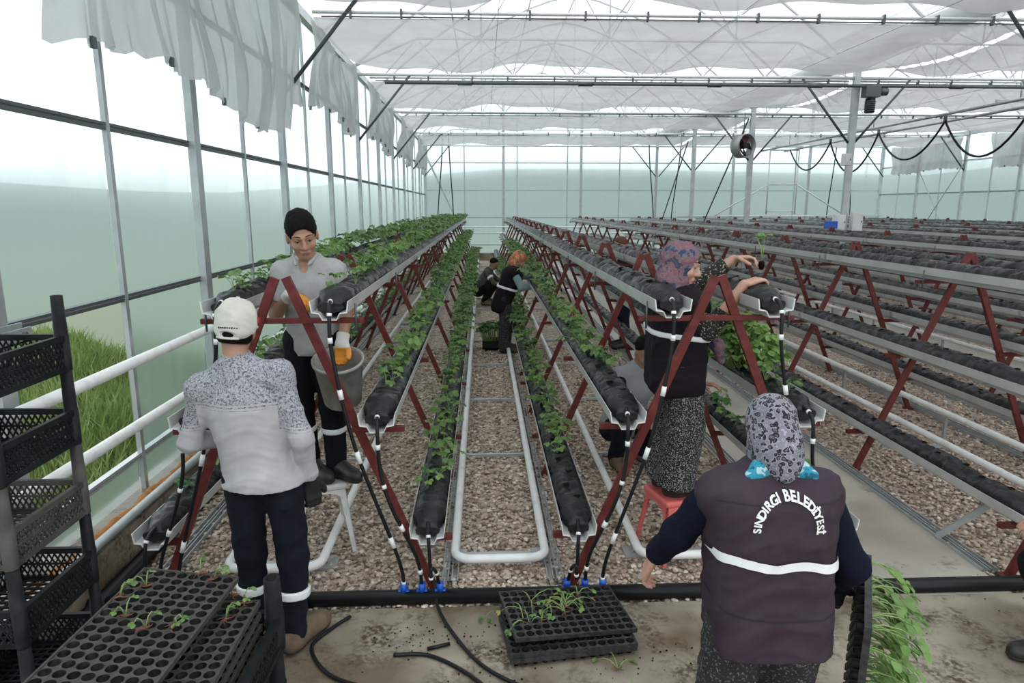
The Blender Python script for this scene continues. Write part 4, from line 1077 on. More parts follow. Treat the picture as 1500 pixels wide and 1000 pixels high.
def shirt_material():
    m = bpy.data.materials.new('printed_shirt'); m.use_nodes = True; nd, lk = nodes_of(m); b = nd['Principled BSDF']; b.inputs['Roughness'].default_value = .9
    tc = nd.new('ShaderNodeTexCoord'); sx = nd.new('ShaderNodeSeparateXYZ'); lk.new(tc.outputs['Object'], sx.inputs[0])
    n = nd.new('ShaderNodeTexNoise'); n.inputs['Scale'].default_value = 120; n.inputs['Detail'].default_value = 3; lk.new(tc.outputs['Object'], n.inputs['Vector'])
    r = nd.new('ShaderNodeValToRGB'); r.color_ramp.interpolation = 'CONSTANT'; e = r.color_ramp.elements
    e[0].color = (.11, .115, .145, 1); e[1].position = .45; e[1].color = (.40, .40, .43, 1); q = e.new(.53); q.color = (.22, .225, .26, 1); q = e.new(.60); q.color = (.46, .46, .48, 1)
    lk.new(n.outputs['Fac'], r.inputs['Fac'])
    # yoke edge sits higher on the back than on the sleeves
    ab = nd.new('ShaderNodeMath'); ab.operation = 'ADD'; ab.inputs[1].default_value = .065; lk.new(sx.outputs[0], ab.inputs[0])
    ab2 = nd.new('ShaderNodeMath'); ab2.operation = 'ABSOLUTE'; lk.new(ab.outputs[0], ab2.inputs[0])
    gt = nd.new('ShaderNodeMath'); gt.operation = 'GREATER_THAN'; gt.inputs[1].default_value = .185; lk.new(ab2.outputs[0], gt.inputs[0])
    ml = nd.new('ShaderNodeMath'); ml.operation = 'MULTIPLY_ADD'; ml.inputs[1].default_value = .115; lk.new(gt.outputs[0], ml.inputs[0]); lk.new(sx.outputs[2], ml.inputs[2])
    rp = nd.new('ShaderNodeValToRGB'); rp.color_ramp.interpolation = 'CONSTANT'; e = rp.color_ramp.elements
    # z is mapped 1.2..1.4 to 0..1; two stripes run along the yoke edge
    mr = nd.new('ShaderNodeMapRange'); mr.inputs[1].default_value = 1.2; mr.inputs[2].default_value = 1.4; lk.new(ml.outputs[0], mr.inputs[0])
    e[0].color = (0, 0, 0, 1); e[1].position = .33; e[1].color = (1, 1, 1, 1)
    for p, c in ((.27, 1), (.285, 0), (.37, 0), (.40, 1)): q = e.new(p); q.color = (c, c, c, 1)
    lk.new(mr.outputs[0], rp.inputs['Fac'])
    n2 = nd.new('ShaderNodeTexNoise'); n2.inputs['Scale'].default_value = 7; lk.new(tc.outputs['Object'], n2.inputs['Vector'])
    r2 = nd.new('ShaderNodeValToRGB'); e = r2.color_ramp.elements; e[0].position = .4; e[0].color = (.40, .395, .41, 1); e[1].position = .7; e[1].color = (.48, .475, .485, 1); lk.new(n2.outputs['Fac'], r2.inputs['Fac'])
    mx = nd.new('ShaderNodeMixRGB'); lk.new(rp.outputs[0], mx.inputs[0]); lk.new(r2.outputs[0], mx.inputs[1]); lk.new(r.outputs[0], mx.inputs[2])
    lk.new(mx.outputs[0], b.inputs['Base Color']); MATS['printed_shirt'] = m
shirt_material()

# ---- body construction.  local frame: +y forward, +x the person's right, z up
STAND = dict(pelvis=(0, 0, .95), chest=(0, 0, 1.26), neck=(0, -.01, 1.45), head=(0, .03, 1.585), hf=(0, 1, 0), hu=(0, 0, 1),
             shR=(.175, -.01, 1.39), elR=(.24, -.02, 1.11), wrR=(.24, .08, .87), shL=(-.175, -.01, 1.39), elL=(-.24, -.02, 1.11), wrL=(-.24, .08, .87),
             hpR=(.09, 0, .91), knR=(.10, .02, .49), anR=(.10, -.03, .095), toR=(.12, .14, .035), hpL=(-.09, 0, .91), knL=(-.10, .02, .49), anL=(-.10, -.03, .095), toL=(-.12, .14, .035),
             hdR=(0, .1, -1), hnR=(-1, 0, 0), hdL=(0, .1, -1), hnL=(1, 0, 0), curlR=.35, curlL=.35)
SQUAT = dict(STAND, pelvis=(0, -.15, .30), chest=(0, .06, .60), neck=(0, .13, .78), head=(0, .19, .905), hf=(0, .85, -.5), hu=(0, .5, .85),
             shR=(.175, .10, .72), elR=(.27, .28, .50), wrR=(.12, .44, .42), shL=(-.175, .10, .72), elL=(-.27, .28, .50), wrL=(-.12, .44, .42),
             hpR=(.10, -.13, .27), knR=(.20, .25, .47), anR=(.14, .02, .10), toR=(.17, .19, .035), hpL=(-.10, -.13, .27), knL=(-.20, .25, .47), anL=(-.14, .02, .10), toL=(-.17, .19, .035),
             hdR=(-.2, 1, -.3), hdL=(.2, 1, -.3), hnR=(0, -.3, -1), hnL=(0, -.3, -1))
def axes(J):
    sp = nrm(np.array(J['chest'], float) - np.array(J['pelvis'], float)); sd = np.array(J['shR'], float) - np.array(J['shL'], float); sd = nrm(sd - sp * (sd @ sp)); fw = np.cross(sp, sd)
    return np.stack([sd, fw, sp], 1)          # columns: right, forward, up
def head_axes(J):
    f = nrm(J['hf']); u = np.array(J['hu'], float); u = nrm(u - f * (u @ f)); return np.stack([np.cross(f, u), f, u], 1)
class HF(Field):
    """field whose ellipsoids and cones are given at unit head size and scaled by the head's own scale"""
    def __init__(self, hs=1.0): super().__init__(); self.hs = hs
    def el(self, c, r, R=None, k=.03, cuts=None, op='u'): return Field.el(self, c, np.array(r) * self.hs, R, k, cuts, op)
    def rc(self, a, b, ra, rb, k=.03, cuts=None, op='u'): return Field.rc(self, a, b, ra * self.hs, rb * self.hs, k, cuts, op)
def hand(F, w, d, n, curl, side, g=0.0, sc=1.0):
    w = np.array(w, float); d = nrm(d); n = np.array(n, float); n = nrm(n - d * (n @ d)); t = nrm(np.cross(n, d)) * side    # towards thumb
    R = np.stack([t, d, n], 1)
    F.bx(w + d * .05 * sc, (.040 * sc + g, .045 * sc + g, .014 * sc + g), R, .013 + g, .015)
    for i, (o, L) in enumerate(((.030, .072), (.010, .080), (-.010, .074), (-.029, .058))):
        p = w + d * .088 * sc + t * o * sc; a = .15 + curl * .3; r0 = .0092 + g
        for q, fr in enumerate((.45, .31, .24)):
            dd = d * math.cos(a) + n * math.sin(a); p2 = p + dd * (L * fr * sc); F.rc(p, p2, r0, r0 * .92, .004); p = p2; a += curl * (1.0 if q == 0 else .8); r0 *= .93
    p = w + d * .025 * sc + t * .034 * sc; a = .3
    for fr, aa in ((.042, .75), (.032, .5), (.026, .3)):
        dd = nrm(t * math.sin(aa) + d * math.cos(aa) + n * (.35 + curl * .5)); p2 = p + dd * fr * sc; F.rc(p, p2, .0115 + g, .0105 + g, .006); p = p2
def body_field(J, fem=False):
    F = Field(); A = axes(J); pv, ch, nk = (np.array(J[k], float) for k in ('pelvis', 'chest', 'neck'))
    F.el(pv, (.150, .105, .12), A, .04); F.el((pv + ch) / 2, (.135, .10, .17), A, .05); F.el(ch, (.155, .108, .17), A, .05)
    F.rc(J['shL'], J['shR'], .046, .046, .05)
    for s in 'LR': F.rc(nk - A[:, 2] * .02, np.array(J['sh' + s]) - A[:, 2] * .01, .046, .040, .05)
    for s in 'LR':
        F.rc(J['sh' + s], J['el' + s], .048, .039, .03); F.rc(J['el' + s], J['wr' + s], .038, .027, .02)
        F.rc(J['hp' + s], J['kn' + s], .080, .053, .04); F.rc(J['kn' + s], J['an' + s], .052, .036, .02); F.rc(J['an' + s], J['to' + s], .036, .028, .02)
        hand(F, J['wr' + s], J['hd' + s], J['hn' + s], J['curl' + s], -1 if s == 'R' else 1)
    H = head_axes(J); c = np.array(J['head'], float); hs = J.get('hs', 1.06); q = lambda x, y, z: c + H @ (np.array((x, y, z)) * hs)
    F.rc(nk, q(0, -.018, -.06), .056, .050, .03); G = F; F = HF(hs)
    F.el(q(0, -.012, .030), (.074, .093, .086), H, .03); F.el(q(0, .020, -.032), (.059, .066, .084), H, .03)
    F.el(q(0, .052, -.090), (.030, .028, .020), H, .03)
    for s in (-1, 1):
        F.el(q(s * .038, .060, -.030), (.020, .020, .020), H, .02); F.el(q(s * .074, -.006, -.010), (.009, .019, .031), H, .008)
        F.rc(q(s * .012, .086, .024), q(s * .046, .070, .024), .009, .008, .012)
    F.rc(q(0, .086, .012), q(0, .103, -.028), .008, .0125, .012); F.rc(q(-.013, .092, -.033), q(.013, .092, -.033), .0075, .0075, .008)
    F.rc(q(-.016, .084, -.060), q(.016, .084, -.060), .008, .008, .01)
    for s in (-1, 1): F.el(q(s * .031, .094, .006), (.016, .014, .010), H, .010, op='s')
    for s in (-1, 1): F.el(q(s * .031, .0735, .0115), (.0150, .0125, .0095), H, .004)
    G.p += F.p; return G
def face_parts(t, J, skin_dark='hair'):
    H = head_axes(J); c = np.array(J['head'], float); hs = J.get('hs', 1.06); q = lambda x, y, z: c + H @ (np.array((x, y, z)) * hs)
    for s in (-1, 1):
        b = MB(); n = 10
        ctr = q(s * .031, .0705, .005)
        prof = [(max(.0005, .0125 * math.sin(PI * k / 8)), -.0125 * math.cos(PI * k / 8)) for k in range(9)]
        b.lathe(prof, 12); e = b.build('eye', 'eye_white', t); e.location = Vector(ctr)
        b = MB(); d = Vector(H @ np.array((0, 1, -.45))).normalized(); b.tube([Vector(ctr) + d * .0095, Vector(ctr) + d * .0132], .0062, 10); ir = b.build('iris', 'iris', t)
        b = MB(); b.tube([q(s * .012, .0935, .030), q(s * .030, .0900, .036), q(s * .050, .0750, .029)], [.0022, .0030, .0014], 6); b.build('eyebrow', skin_dark, t)
        b = MB(); b.tube([q(s * .019, .0825, .0035), q(s * .031, .0850, .0030), q(s * .044, .0755, .0040)], [.0010, .0014, .0010], 6); b.build('eyelash', skin_dark, t)
    b = MB(); b.tube([q(-.022, .0865, -.058), q(-.008, .0935, -.0565), q(0, .0935, -.058), q(.008, .0935, -.0565), q(.022, .0865, -.058)], [.001, .0036, .0036, .0036, .001], 6)
    b.tube([q(-.019, .0865, -.0625), q(0, .0935, -.066), q(.019, .0865, -.0625)], [.001, .0048, .001], 6); b.build('lips', 'lips', t)
def top_field(J, sleeve, puff=.0, hem=.0, boxy=False):
    """torso garment; sleeve None / 'short' / 'long'"""
    F = Field(); A = axes(J); pv, ch, nk = (np.array(J[k], float) for k in ('pelvis', 'chest', 'neck')); up = A[:, 2]
    if boxy:
        mid = (pv + ch) / 2 + up * (.05 - hem / 2); hh = np.linalg.norm(ch - pv) / 2 + .12 + hem / 2
        F.bx(mid, (.165 + puff, .115 + puff, hh), A, .10, .05); F.el(ch + up * .02, (.165 + puff, .12 + puff, .17), A, .06)
    else:
        F.el(pv + up * (.02 - hem), (.166 + puff, .130 + puff, .15 + hem), A, .06); F.el((pv + ch) / 2, (.150 + puff, .115 + puff, .19), A, .06); F.el(ch, (.165 + puff, .118 + puff, .17), A, .06)
    F.rc(J['shL'], J['shR'], .052 + puff * .3, .052 + puff * .3, .06)
    for s in 'LR': F.rc(nk - up * .025, np.array(J['sh' + s]) - up * .012, .056 + puff * .2, .048 + puff * .2, .06)
    F.rc(nk - up * .06, nk + up * .005, .085, .066, .05, cuts=[(nk + up * .012, up)])
    if sleeve:
        for s in 'LR':
            sh, el, wr = (np.array(J[k + s], float) for k in ('sh', 'el', 'wr'))
            if sleeve == 'short':
                e = sh + (el - sh) * .78; F.rc(sh - up * .015, e, .056, .060, .05, cuts=[(sh + (el - sh) * .74, el - sh)])
            else:
                F.rc(sh - up * .015, el, .056, .052, .05); F.rc(el, wr, .052, .043, .025, cuts=[(wr - nrm(wr - el) * .012, wr - el)])
    return F
def bottom_field(J, loose=.0, flare=.0):
    F = Field(); A = axes(J); pv = np.array(J['pelvis'], float); up = A[:, 2]
    F.el(pv, (.160 + loose, .120 + loose * .6, .125), A, .05)
    for s in 'LR':
        hp, kn, an = (np.array(J[k + s], float) for k in ('hp', 'kn', 'an'))
        F.rc(hp, kn, .094 + loose * .5, .072 + loose, .045); e_ = an + nrm(an - kn) * .06; F.rc(kn, e_, .070 + loose, .054 + loose + flare, .03, cuts=[(an + nrm(an - kn) * .028, an - kn)])
    return F
def shoe_field(J, s, r=.046):
    F = Field(); an = np.array(J['an' + s], float); to = np.array(J['to' + s], float); d = to - an; d[2] = 0; d = nrm(d); base = min(an[2] - .095, to[2] - .035)
    heel = np.array((*(an - d * .035)[:2], base + r)); tip = np.array((*(to + d * .03)[:2], base + r * .78)); g = [((0, 0, base + .001), (0, 0, -1))]
    F.rc(heel, tip, r, r * .86, .03, cuts=g); F.rc(an + np.array((0, 0, .03)), an - np.array((0, 0, .04)), .050, .054, .03, cuts=g); F.el(tip - d * .03 + np.array((0, 0, .006)), (r * .95, r * .95, r * .85), None, .02, cuts=g); F.rc(an - np.array((0, 0, .005)), to + np.array((0, 0, .004)), .050, .040, .02, cuts=g); return F
def shoes(t, J, m, vox, nm='shoe', r=.046):
    for s in 'LR':
        o = fmesh(shoe_field(J, s, r), nm, m, t, vox)
        an = np.array(J['an' + s], float); to = np.array(J['to' + s], float); base = min(an[2] - .095, to[2] - .035)
        F2 = shoe_field(J, s, r); fmesh(F2, 'sole', 'sole', o, vox, .004, gcuts=[((0, 0, base + .022), (0, 0, 1))])
def glove(t, J, s, m, vox, name='glove', cuffm=None):
    F = Field(); wr = np.array(J['wr' + s], float); el = np.array(J['el' + s], float); d = nrm(wr - el)
    hand(F, wr, J['hd' + s], J['hn' + s], J['curl' + s], -1 if s == 'R' else 1, .0035)
    F.rc(wr - d * .05, wr + d * .02, .040, .036, .02, cuts=[(wr - d * .05, -d)]); g = fmesh(F, name, m, t, vox)
    if cuffm:
        n = np.array(J['hn' + s], float); dd = nrm(J['hd' + s])
        fmesh(F, 'rubber_palm', cuffm, g, vox, .0016, gcuts=[(wr + dd * .035, -dd)])
    return g
def band(F, name, m, parent, vox, p, n, h, off=.005):
    p = np.array(p, float); n = nrm(n); return fmesh(F, name, m, parent, vox, off, gcuts=[(p + n * h / 2, n), (p - n * h / 2, -n)])
def person(label, loc, rz, J, skin, vox):
    t = thing('person', label, 'person', loc, rz); bo = fmesh(body_field(J), 'body', skin, t, vox); return t

# ---- man in the white cap, seen from behind
J = dict(STAND, pelvis=(.0, 0, .93), chest=(-.05, .0, 1.24), neck=(-.075, .0, 1.45), head=(-.08, .045, 1.595), hf=(-.06, .98, -.16), hu=(.10, .18, 1),
         shR=(.115, -.01, 1.395), elR=(.215, -.06, 1.10), wrR=(.215, .05, .845), shL=(-.245, .0, 1.335), elL=(-.315, .0, 1.07), wrL=(-.19, .22, 1.02), hdR=(.05, .10, -1), hnR=(-.6, .8, .1), curlR=.5, hdL=(.7, .7, 0), hnL=(.4, -.3, -1),
         hpR=(.095, 0, .89), knR=(.115, .02, .48), anR=(.11, -.02, .10), toR=(.19, .14, .04), hpL=(-.085, 0, .89), knL=(-.10, .06, .48), anL=(-.11, .08, .10), toL=(-.04, .25, .04))
t = person('man seen from behind in a white cap, printed white shirt and navy trousers', (-1.05, 3.08, .008), 0, J, 'skin_a', .0075)
F = top_field(J, 'long', .022, .09); fmesh(F, 'shirt', 'printed_shirt', t, .008, 0, .007, 3, gcuts=[((0, 0, .865), (0, 0, -1))])
Fc = Field(); nk = np.array(J['neck']); Fc.rc(nk - (0, 0, .03), nk + np.array((0, .008, .045)), .072, .062, .01, cuts=[(nk + np.array((0, 0, .042)), (0, -.15, 1))]); fmesh(Fc, 'collar', 'printed_shirt', t, .007)
F = bottom_field(J, .004); tr = fmesh(F, 'trousers', 'navy', t, .008, 0, .007, 5, gcuts=[((0, 0, .99), (0, 0, 1))])
for s in 'LR':
    kn = np.array(J['kn' + s]); an = np.array(J['an' + s]); p = kn + (an - kn) * .48; g = Field(); g.rc(kn, an, .082, .064, .01); band(g, 'reflective_band', 'reflect', tr, .008, p, an - kn, .042, .006)
shoes(t, J, 'boot', .008, 'boot', .05); glove(t, J, 'R', 'glove_black', .006); glove(t, J, 'L', 'glove_black', .007)
def cap(t, J, m):
    H = head_axes(J); c = np.array(J['head'], float); hs = J.get('hs', 1.06); q = lambda x, y, z: c + H @ (np.array((x, y, z)) * hs); u = H[:, 2]; f = H[:, 1]
    F = HF(hs); F.el(q(0, -.012, .030), (.092, .114, .108), H, .02, cuts=[(q(0, .02, .006), -u - f * .32 * -1)])
    F.el(q(0, -.08, -.010), (.070, .040, .040), H, .03, cuts=[(q(0, -.09, -.038), -u + f * .2)])
    F.el(q(0, -.120, -.026), (.034, .022, .013), H, .008, op='s')
    F.bx(q(0, .125, .010), (.055, .055, .006), H, .006, .015); cp = fmesh(F, 'cap', m, t, .006, 0, .009, 4)
    b = MB(); b.tube([q(-.045, -.108, -.036), q(-.018, -.118, -.038), (q(.018, -.118, -.038)), q(.045, -.108, -.036)], .006, 6); b.build('strap', m, cp)
    b = MB(); b.tube([q(0, -.012, .130), q(0, -.012, .139)], .009, 8); b.build('button', m, cp)
    # small dark stitched lettering across the back
    for k in range(9):
        x = -.036 + k * .009; y = -.012 - .114 * math.sqrt(max(0, 1 - (x / .092) ** 2 - (.03 / .108) ** 2)) - .006
        b = MB(); b.bar(q(x - .003, y, .004 + .0004 * k), q(x + .003, y, .004 + .0004 * k), .0015, .0055 if k % 3 else .008); b.build('stitched_letter', 'sole', cp)
    b = MB(); b.bar(q(.088, -.015, .046), q(.091, .008, .046), .003, .026); b.build('patch', 'patch_red', cp)
cap(t, J, 'cap_white')
H = head_axes(J); c = np.array(J['head'], float); hs = J.get('hs', 1.06); q = lambda x, y, z: c + H @ (np.array((x, y, z)) * hs)
F = HF(hs); F.el(q(0, -.018, -.012), (.078, .090, .075), H, .02, cuts=[(q(0, .005, 0), H[:, 1]), (q(0, 0, -.062), -H[:, 2])]); fmesh(F, 'hair', 'hair', t, .007)

# ---- man in the grey polo on the white stool
J = dict(STAND, pelvis=(-.01, .0, .92), chest=(0, .03, 1.20), neck=(0, .05, 1.39), head=(0.005, .10, 1.525), hf=(-.30, .86, -.36), hu=(0.02, .38, .9), hs=1.14,
         shR=(.155, .03, 1.315), elR=(.185, .10, 1.06), wrR=(.03, .33, 1.205), hdR=(-.75, .5, -.15), hnR=(.2, .2, -1), curlR=.55,
         shL=(-.16, .03, 1.32), elL=(-.225, .04, 1.07), wrL=(-.205, .14, .90), hdL=(.02, .18, -1), hnL=(.3, .9, .1), curlL=.75,
         hpR=(.085, 0, .88), knR=(.09, .05, .47), anR=(.06, .0, .10), toR=(-.06, .12, .04), hpL=(-.09, 0, .88), knL=(-.11, .06, .47), anL=(-.11, .03, .10), toL=(-.23, .12, .04))
STZ = .462
t = person('man in a grey polo shirt and orange-palmed gloves on the white stool, looking down', (-1.05, 4.18, STZ), PI, J, 'skin_a', .006)
face_parts(t, J)
F = top_field(J, 'short', .010, .06); nk = np.array(J['neck']); F.el(nk + (0, .085, -.015), (.026, .05, .065), None, .01, op='s'); fmesh(F, 'polo_shirt', 'polo_grey', t, .008, 0, .006, 13, gcuts=[((0, 0, .80), (0, 0, -1))])
Fc = Field(); nk = np.array(J['neck']); Fc.rc(nk - (0, 0, .035), nk + np.array((0, .012, .028)), .078, .066, .01, cuts=[(nk + np.array((0, 0, .020)), (0, .6, 1))]); Fc.rc(nk + (0, .06, -.08), nk + (0, .12, .06), .03, .045, .01, op='s')
for sg in (-1, 1): Fc.rc(nk + (sg * .066, .02, .018), nk + (sg * .038, .100, -.030), .015, .010, .015)
fmesh(Fc, 'collar', 'polo_grey', t, .006)
F = bottom_field(J, .010); tr = fmesh(F, 'trousers', 'black_cloth', t, .009, 0, .006, 15, gcuts=[((0, 0, .97), (0, 0, 1))])
for s in 'LR':
    kn = np.array(J['kn' + s]); an = np.array(J['an' + s]); g = Field(); g.rc(kn, an, .080, .062, .01); band(g, 'reflective_band', 'reflect', tr, .008, kn + (an - kn) * .38, an - kn, .035, .006)
shoes(t, J, 'black_shoe', .008, 'boot'); glove(t, J, 'R', 'glove_white', .005, 'glove', 'glove_orange'); glove(t, J, 'L', 'glove_white', .005, 'glove', 'glove_orange')
H = head_axes(J); c = np.array(J['head'], float); hs = J.get('hs', 1.06); q = lambda x, y, z: c + H @ (np.array((x, y, z)) * hs); u, f = H[:, 2], H[:, 1]
F = HF(hs); F.el(q(0, -.012, .042), (.081, .104, .096), H, .02, cuts=[(q(0, -.0, -.028), -u + f * .30)])
F.el(q(0, .095, -.028), (.067, .080, .096), H, .012, op='s'); fmesh(F, 'hair', 'hair', t, .006, 0, .006, 8, scale=2.4)

# ---- woman in the floral scarf on the red stool, facing across the row
J = dict(STAND, pelvis=(0, -.02, .80), chest=(0, -.02, 1.06), neck=(.01, -.02, 1.225), head=(.03, -.02, 1.365), hf=(.42, .88, -.20), hu=(0, .22, 1), hs=1.10,
         shR=(.155, -.02, 1.155), elR=(.21, .11, 1.01), wrR=(.23, .285, 1.275), hdR=(-.10, .85, .25), hnR=(-.1, .3, -1), curlR=.7,
         shL=(-.155, .0, 1.175), elL=(-.22, .17, 1.24), wrL=(-.16, .36, 1.385), hdL=(.35, .9, .08), hnL=(.35, -.1, -1), curlL=.75,
         hpR=(.085, -.02, .76), knR=(.085, .0, .42), anR=(.075, -.04, .09), toR=(.08, .11, .035), hpL=(-.085, -.02, .76), knL=(-.085, -.02, .42), anL=(-.085, -.07, .09), toL=(-.08, .07, .035))
J = {k: ((v[0], v[1], v[2] + .04) if k in ('pelvis', 'chest', 'neck', 'head', 'shR', 'elR', 'wrR', 'shL', 'elL', 'wrL') else (v[0], v[1] + .035, v[2] + (.04 if k[:2] == 'hp' else .015 if k[:2] == 'kn' else 0)) if k[:2] in ('hp', 'kn', 'an', 'to') else v) for k, v in J.items()}
t = person('woman in a pink floral headscarf and dark vest working from the red stool', (1.17, 3.97, .412), -PI / 2 , J, 'skin_b', .006)
face_parts(t, J)
F = top_field(J, 'long', .0); 
Fs = Field()
for s in 'LR':
    sh, el, wr = (np.array(J[k + s], float) for k in ('sh', 'el', 'wr')); ce = el + (wr - el) * (.42 if s == 'R' else .80)
    Fs.rc(sh, el, .062, .056, .04); Fs.rc(el, ce, .056, .050, .03, cuts=[(ce, wr - el)])
fmesh(Fs, 'blouse_sleeves', 'dotted_sleeve', t, .007, 0, .005, 21)
F = top_field(J, None, .050, .16, True); vs_ = fmesh(F, 'vest', 'vest_dark', t, .008, 0, .008, 22, gcuts=[((0, 0, .64), (0, 0, -1))]); band(F, 'reflective_band', 'reflect', vs_, .007, (0, 0, 1.005), (0, .12, 1), .030, .010)
F = bottom_field(J, .050, .02); fmesh(F, 'trousers', 'dotted', t, .009, 0, .008, 23); shoes(t, J, 'black_shoe', .008)
def scarf(t, J, m, tail, vox=.007, seed=3, opening=True, flare=.0, name='headscarf'):
    H = head_axes(J); c = np.array(J['head'], float); hs = J.get('hs', 1.06); q = lambda x, y, z: c + H @ (np.array((x, y, z)) * hs); F = HF(hs)
    F.el(q(0, -.014, .030), (.090, .110, .100), H, .03); F.el(q(0, -.01, -.06), (.082, .088, .085), H, .04); F.rc(q(0, -.02, -.08), np.array(J['neck']) + np.array((0, 0, .03)), .080, .088 + flare, .04)
    for a, b_, ra, rb in tail: F.rc(q(*a), q(*b_), ra, rb, .04)
    if opening: F.el(q(0, .098, -.020), (.054, .070, .082), H, .014, op='s')
    return fmesh(F, name, m, t, vox, 0, .006, seed, scale=1.3)
sc_ = scarf(t, J, 'floral', [((.03, -.05, -.06), (.06, -.03, -.20), .055, .05), ((.05, .02, -.15), (.03, .09, -.30), .045, .03)])
F = Field(); F.rc((.05, .13, 1.01), (.10, .20, .94), .03, .045, .02); F.rc((.10, .20, .94), (.10, .23, .84), .04, .022, .02); fmesh(F, 'scarf_tail', 'floral', t, .007, 0, .006, 6)
b = MB(); d0 = Vector((-.10, .47, 1.40)); b.tube([d0 + Vector((0, 0, -.03)), d0, d0 + Vector((.0, -.02, .06)), d0 + Vector((.0, -.03, .10))], .004, 6)
sd = thing('held_seedling', 'small seedling with soil plug held up by the woman in floral scarf', 'seedling', (1.17 + .52, 3.97 + .12, 1.85))
b = MB(); b.tube([(0, 0, -.03), (-.01, 0, .05), (-.03, .01, .11)], .003, 5); b.tube([(0, 0, -.03), (.01, .01, .06), (.015, .02, .13)], .003, 5); b.build('stems', 'stem', sd)
b = MB()
for k in range(6):
    a = k * 1.05; leaflet(b, Vector((-.03 if k < 3 else .015, .01, .11 + .02 * (k > 2))), Vector((math.cos(a), math.sin(a), .2)), Vector((.2, -.6, .8)), .05, .036, True)
b.build('leaves', 'leaf_light', sd)
b = MB(); b.lathe([(.006, -.075), (.015, -.07), (.019, -.03), (.012, -.022), (.001, -.02)], 8); b.build('soil_plug', 'soil', sd)

# ---- woman in the leopard scarf and lettered vest, foreground
J = dict(STAND, pelvis=(0, -.03, .83), chest=(-.005, .0, 1.13), neck=(0, .03, 1.31), head=(.01, .06, 1.435), hf=(.03, .92, -.38), hu=(0, .38, .92), hs=.90,
         shR=(.165, .0, 1.245), elR=(.275, -.02, .985), wrR=(.315, .13, .83), hdR=(.05, .3, -.95), hnR=(.3, .9, .2), curlR=.8,
         shL=(-.175, .0, 1.25), elL=(-.265, .10, 1.05), wrL=(-.305, .25, .885), hdL=(-.25, .35, -.9), hnL=(.9, -.2, -.3), curlL=.75,
         hpR=(.10, -.03, .79), knR=(.11, .03, .44), anR=(.11, -.02, .095), toR=(.13, .14, .035), hpL=(-.10, -.03, .79), knL=(-.11, .03, .44), anL=(-.11, -.02, .095), toL=(-.13, .14, .035))
P4 = (.922, 2.03, .008)
t = person('woman seen from behind in a leopard-print headscarf and lettered plum vest', P4, 0, J, 'skin_b', .006)
Fs = Field()
for s in 'LR':
    sh, el, wr = (np.array(J[k + s], float) for k in ('sh', 'el', 'wr')); Fs.rc(sh + (el - sh) * .12, el, .058, .056, .04); Fs.rc(el, wr, .056, .046, .03, cuts=[(wr - nrm(wr - el) * .02, wr - el)])
Fs.rc(np.array(J['shL']) - (0, 0, .05), np.array(J['shR']) - (0, 0, .05), .035, .035, .03); fmesh(Fs, 'sweater', 'navy_knit', t, .007, 0, .006, 31)
F = top_field(J, None, .032, .17, True)
hemc = [((0, 0, .765), (0, .12, -1))]
V, Fc = F.surface(.0075, 0, hemc); V = wrinkle(V, Fc, .008, 33); vest = link('vest', np_mesh('vest', V, Fc, 'vest'), t); bvh = BVHTree.FromPolygons([tuple(p) for p in V.tolist()], Fc.tolist())
def on_back(x, z, lift=.003):
    h = bvh.ray_cast(Vector((x, -1, z)), Vector((0, 1, 0))); return None if h[0] is None else (h[0] + h[1] * lift)
def back_strip(name, m, fz, w, x0, x1, lift=.004, n=60):
    """ribbon lying on the back of the vest, running at height fz(x)"""
    b = MB(); rows = []
    for k in range(n + 1):
        x = x0 + (x1 - x0) * k / n; col = []
        for e in (-1, -.33, .33, 1):
            p = on_back(x, fz(x) + e * w / 2, lift); col.append(p)
        if all(p is not None for p in col): rows.append(col)
    vs = [p for col in rows for p in col]; fs = [(i * 4 + j, (i + 1) * 4 + j, (i + 1) * 4 + j + 1, i * 4 + j + 1) for i in range(len(rows) - 1) for j in range(3)]
    b.add(vs, fs, True); return b.build(name, m, vest)
back_strip('reflective_band', 'reflect', lambda x: 1.062 - .07 * x + .006 * math.sin(x * 30), .030, -.215, .215, .006)
back_strip('waist_seam', 'seam', lambda x: .885 + .5 * x * x - .03 * x, .005, -.215, .215, .002)
back_strip('yoke_seam', 'seam', lambda x: 1.262 - .06 * abs(x), .004, -.2, .2, .002)
def lettering(text, R, cz, a0, a1, size):
    n = len(text)
    wid = {'I': .55, 'İ': .55, ' ': .6, 'R': 1.1, 'N': 1.15, 'D': 1.1, 'G': 1.15, 'B': 1.1}
    ws = [wid.get(ch, 1.0) for ch in text]; tot = sum(ws); acc = 0
    for ch, w in zip(text, ws):
        a = a0 + (a1 - a0) * (acc + w / 2) / tot; acc += w
        if ch == ' ': continue
        cu = bpy.data.curves.new('letter', 'FONT'); cu.body = ch; cu.size = size; cu.align_x = 'CENTER'; cu.align_y = 'BOTTOM_BASELINE' if False else 'BOTTOM'; cu.offset = .0012; cu.resolution_u = 3
        ob = bpy.data.objects.new('tmp', cu); COL.objects.link(ob); me = ob.to_mesh(); bm = bmesh.new(); bm.from_mesh(me); ob.to_mesh_clear()
        bpy.data.objects.remove(ob); bpy.data.curves.remove(cu)
        bmesh.ops.triangulate(bm, faces=bm.faces[:]); bmesh.ops.subdivide_edges(bm, edges=bm.edges[:], cuts=1); 
        for v in bm.verts:
            x, y = v.co.x, v.co.y; r = R + y
            px = r * math.cos(a) + x * math.sin(a); pz = r * math.sin(a) - x * math.cos(a)
            h = on_back(px - .004, cz + pz, .005)
            v.co = h if h is not None else Vector((px, -.2, cz + pz))
        me = bpy.data.meshes.new('letter'); bm.to_mesh(me); bm.free(); me.materials.append(MATS['print_white'])
        o = link('letter', me, vest)
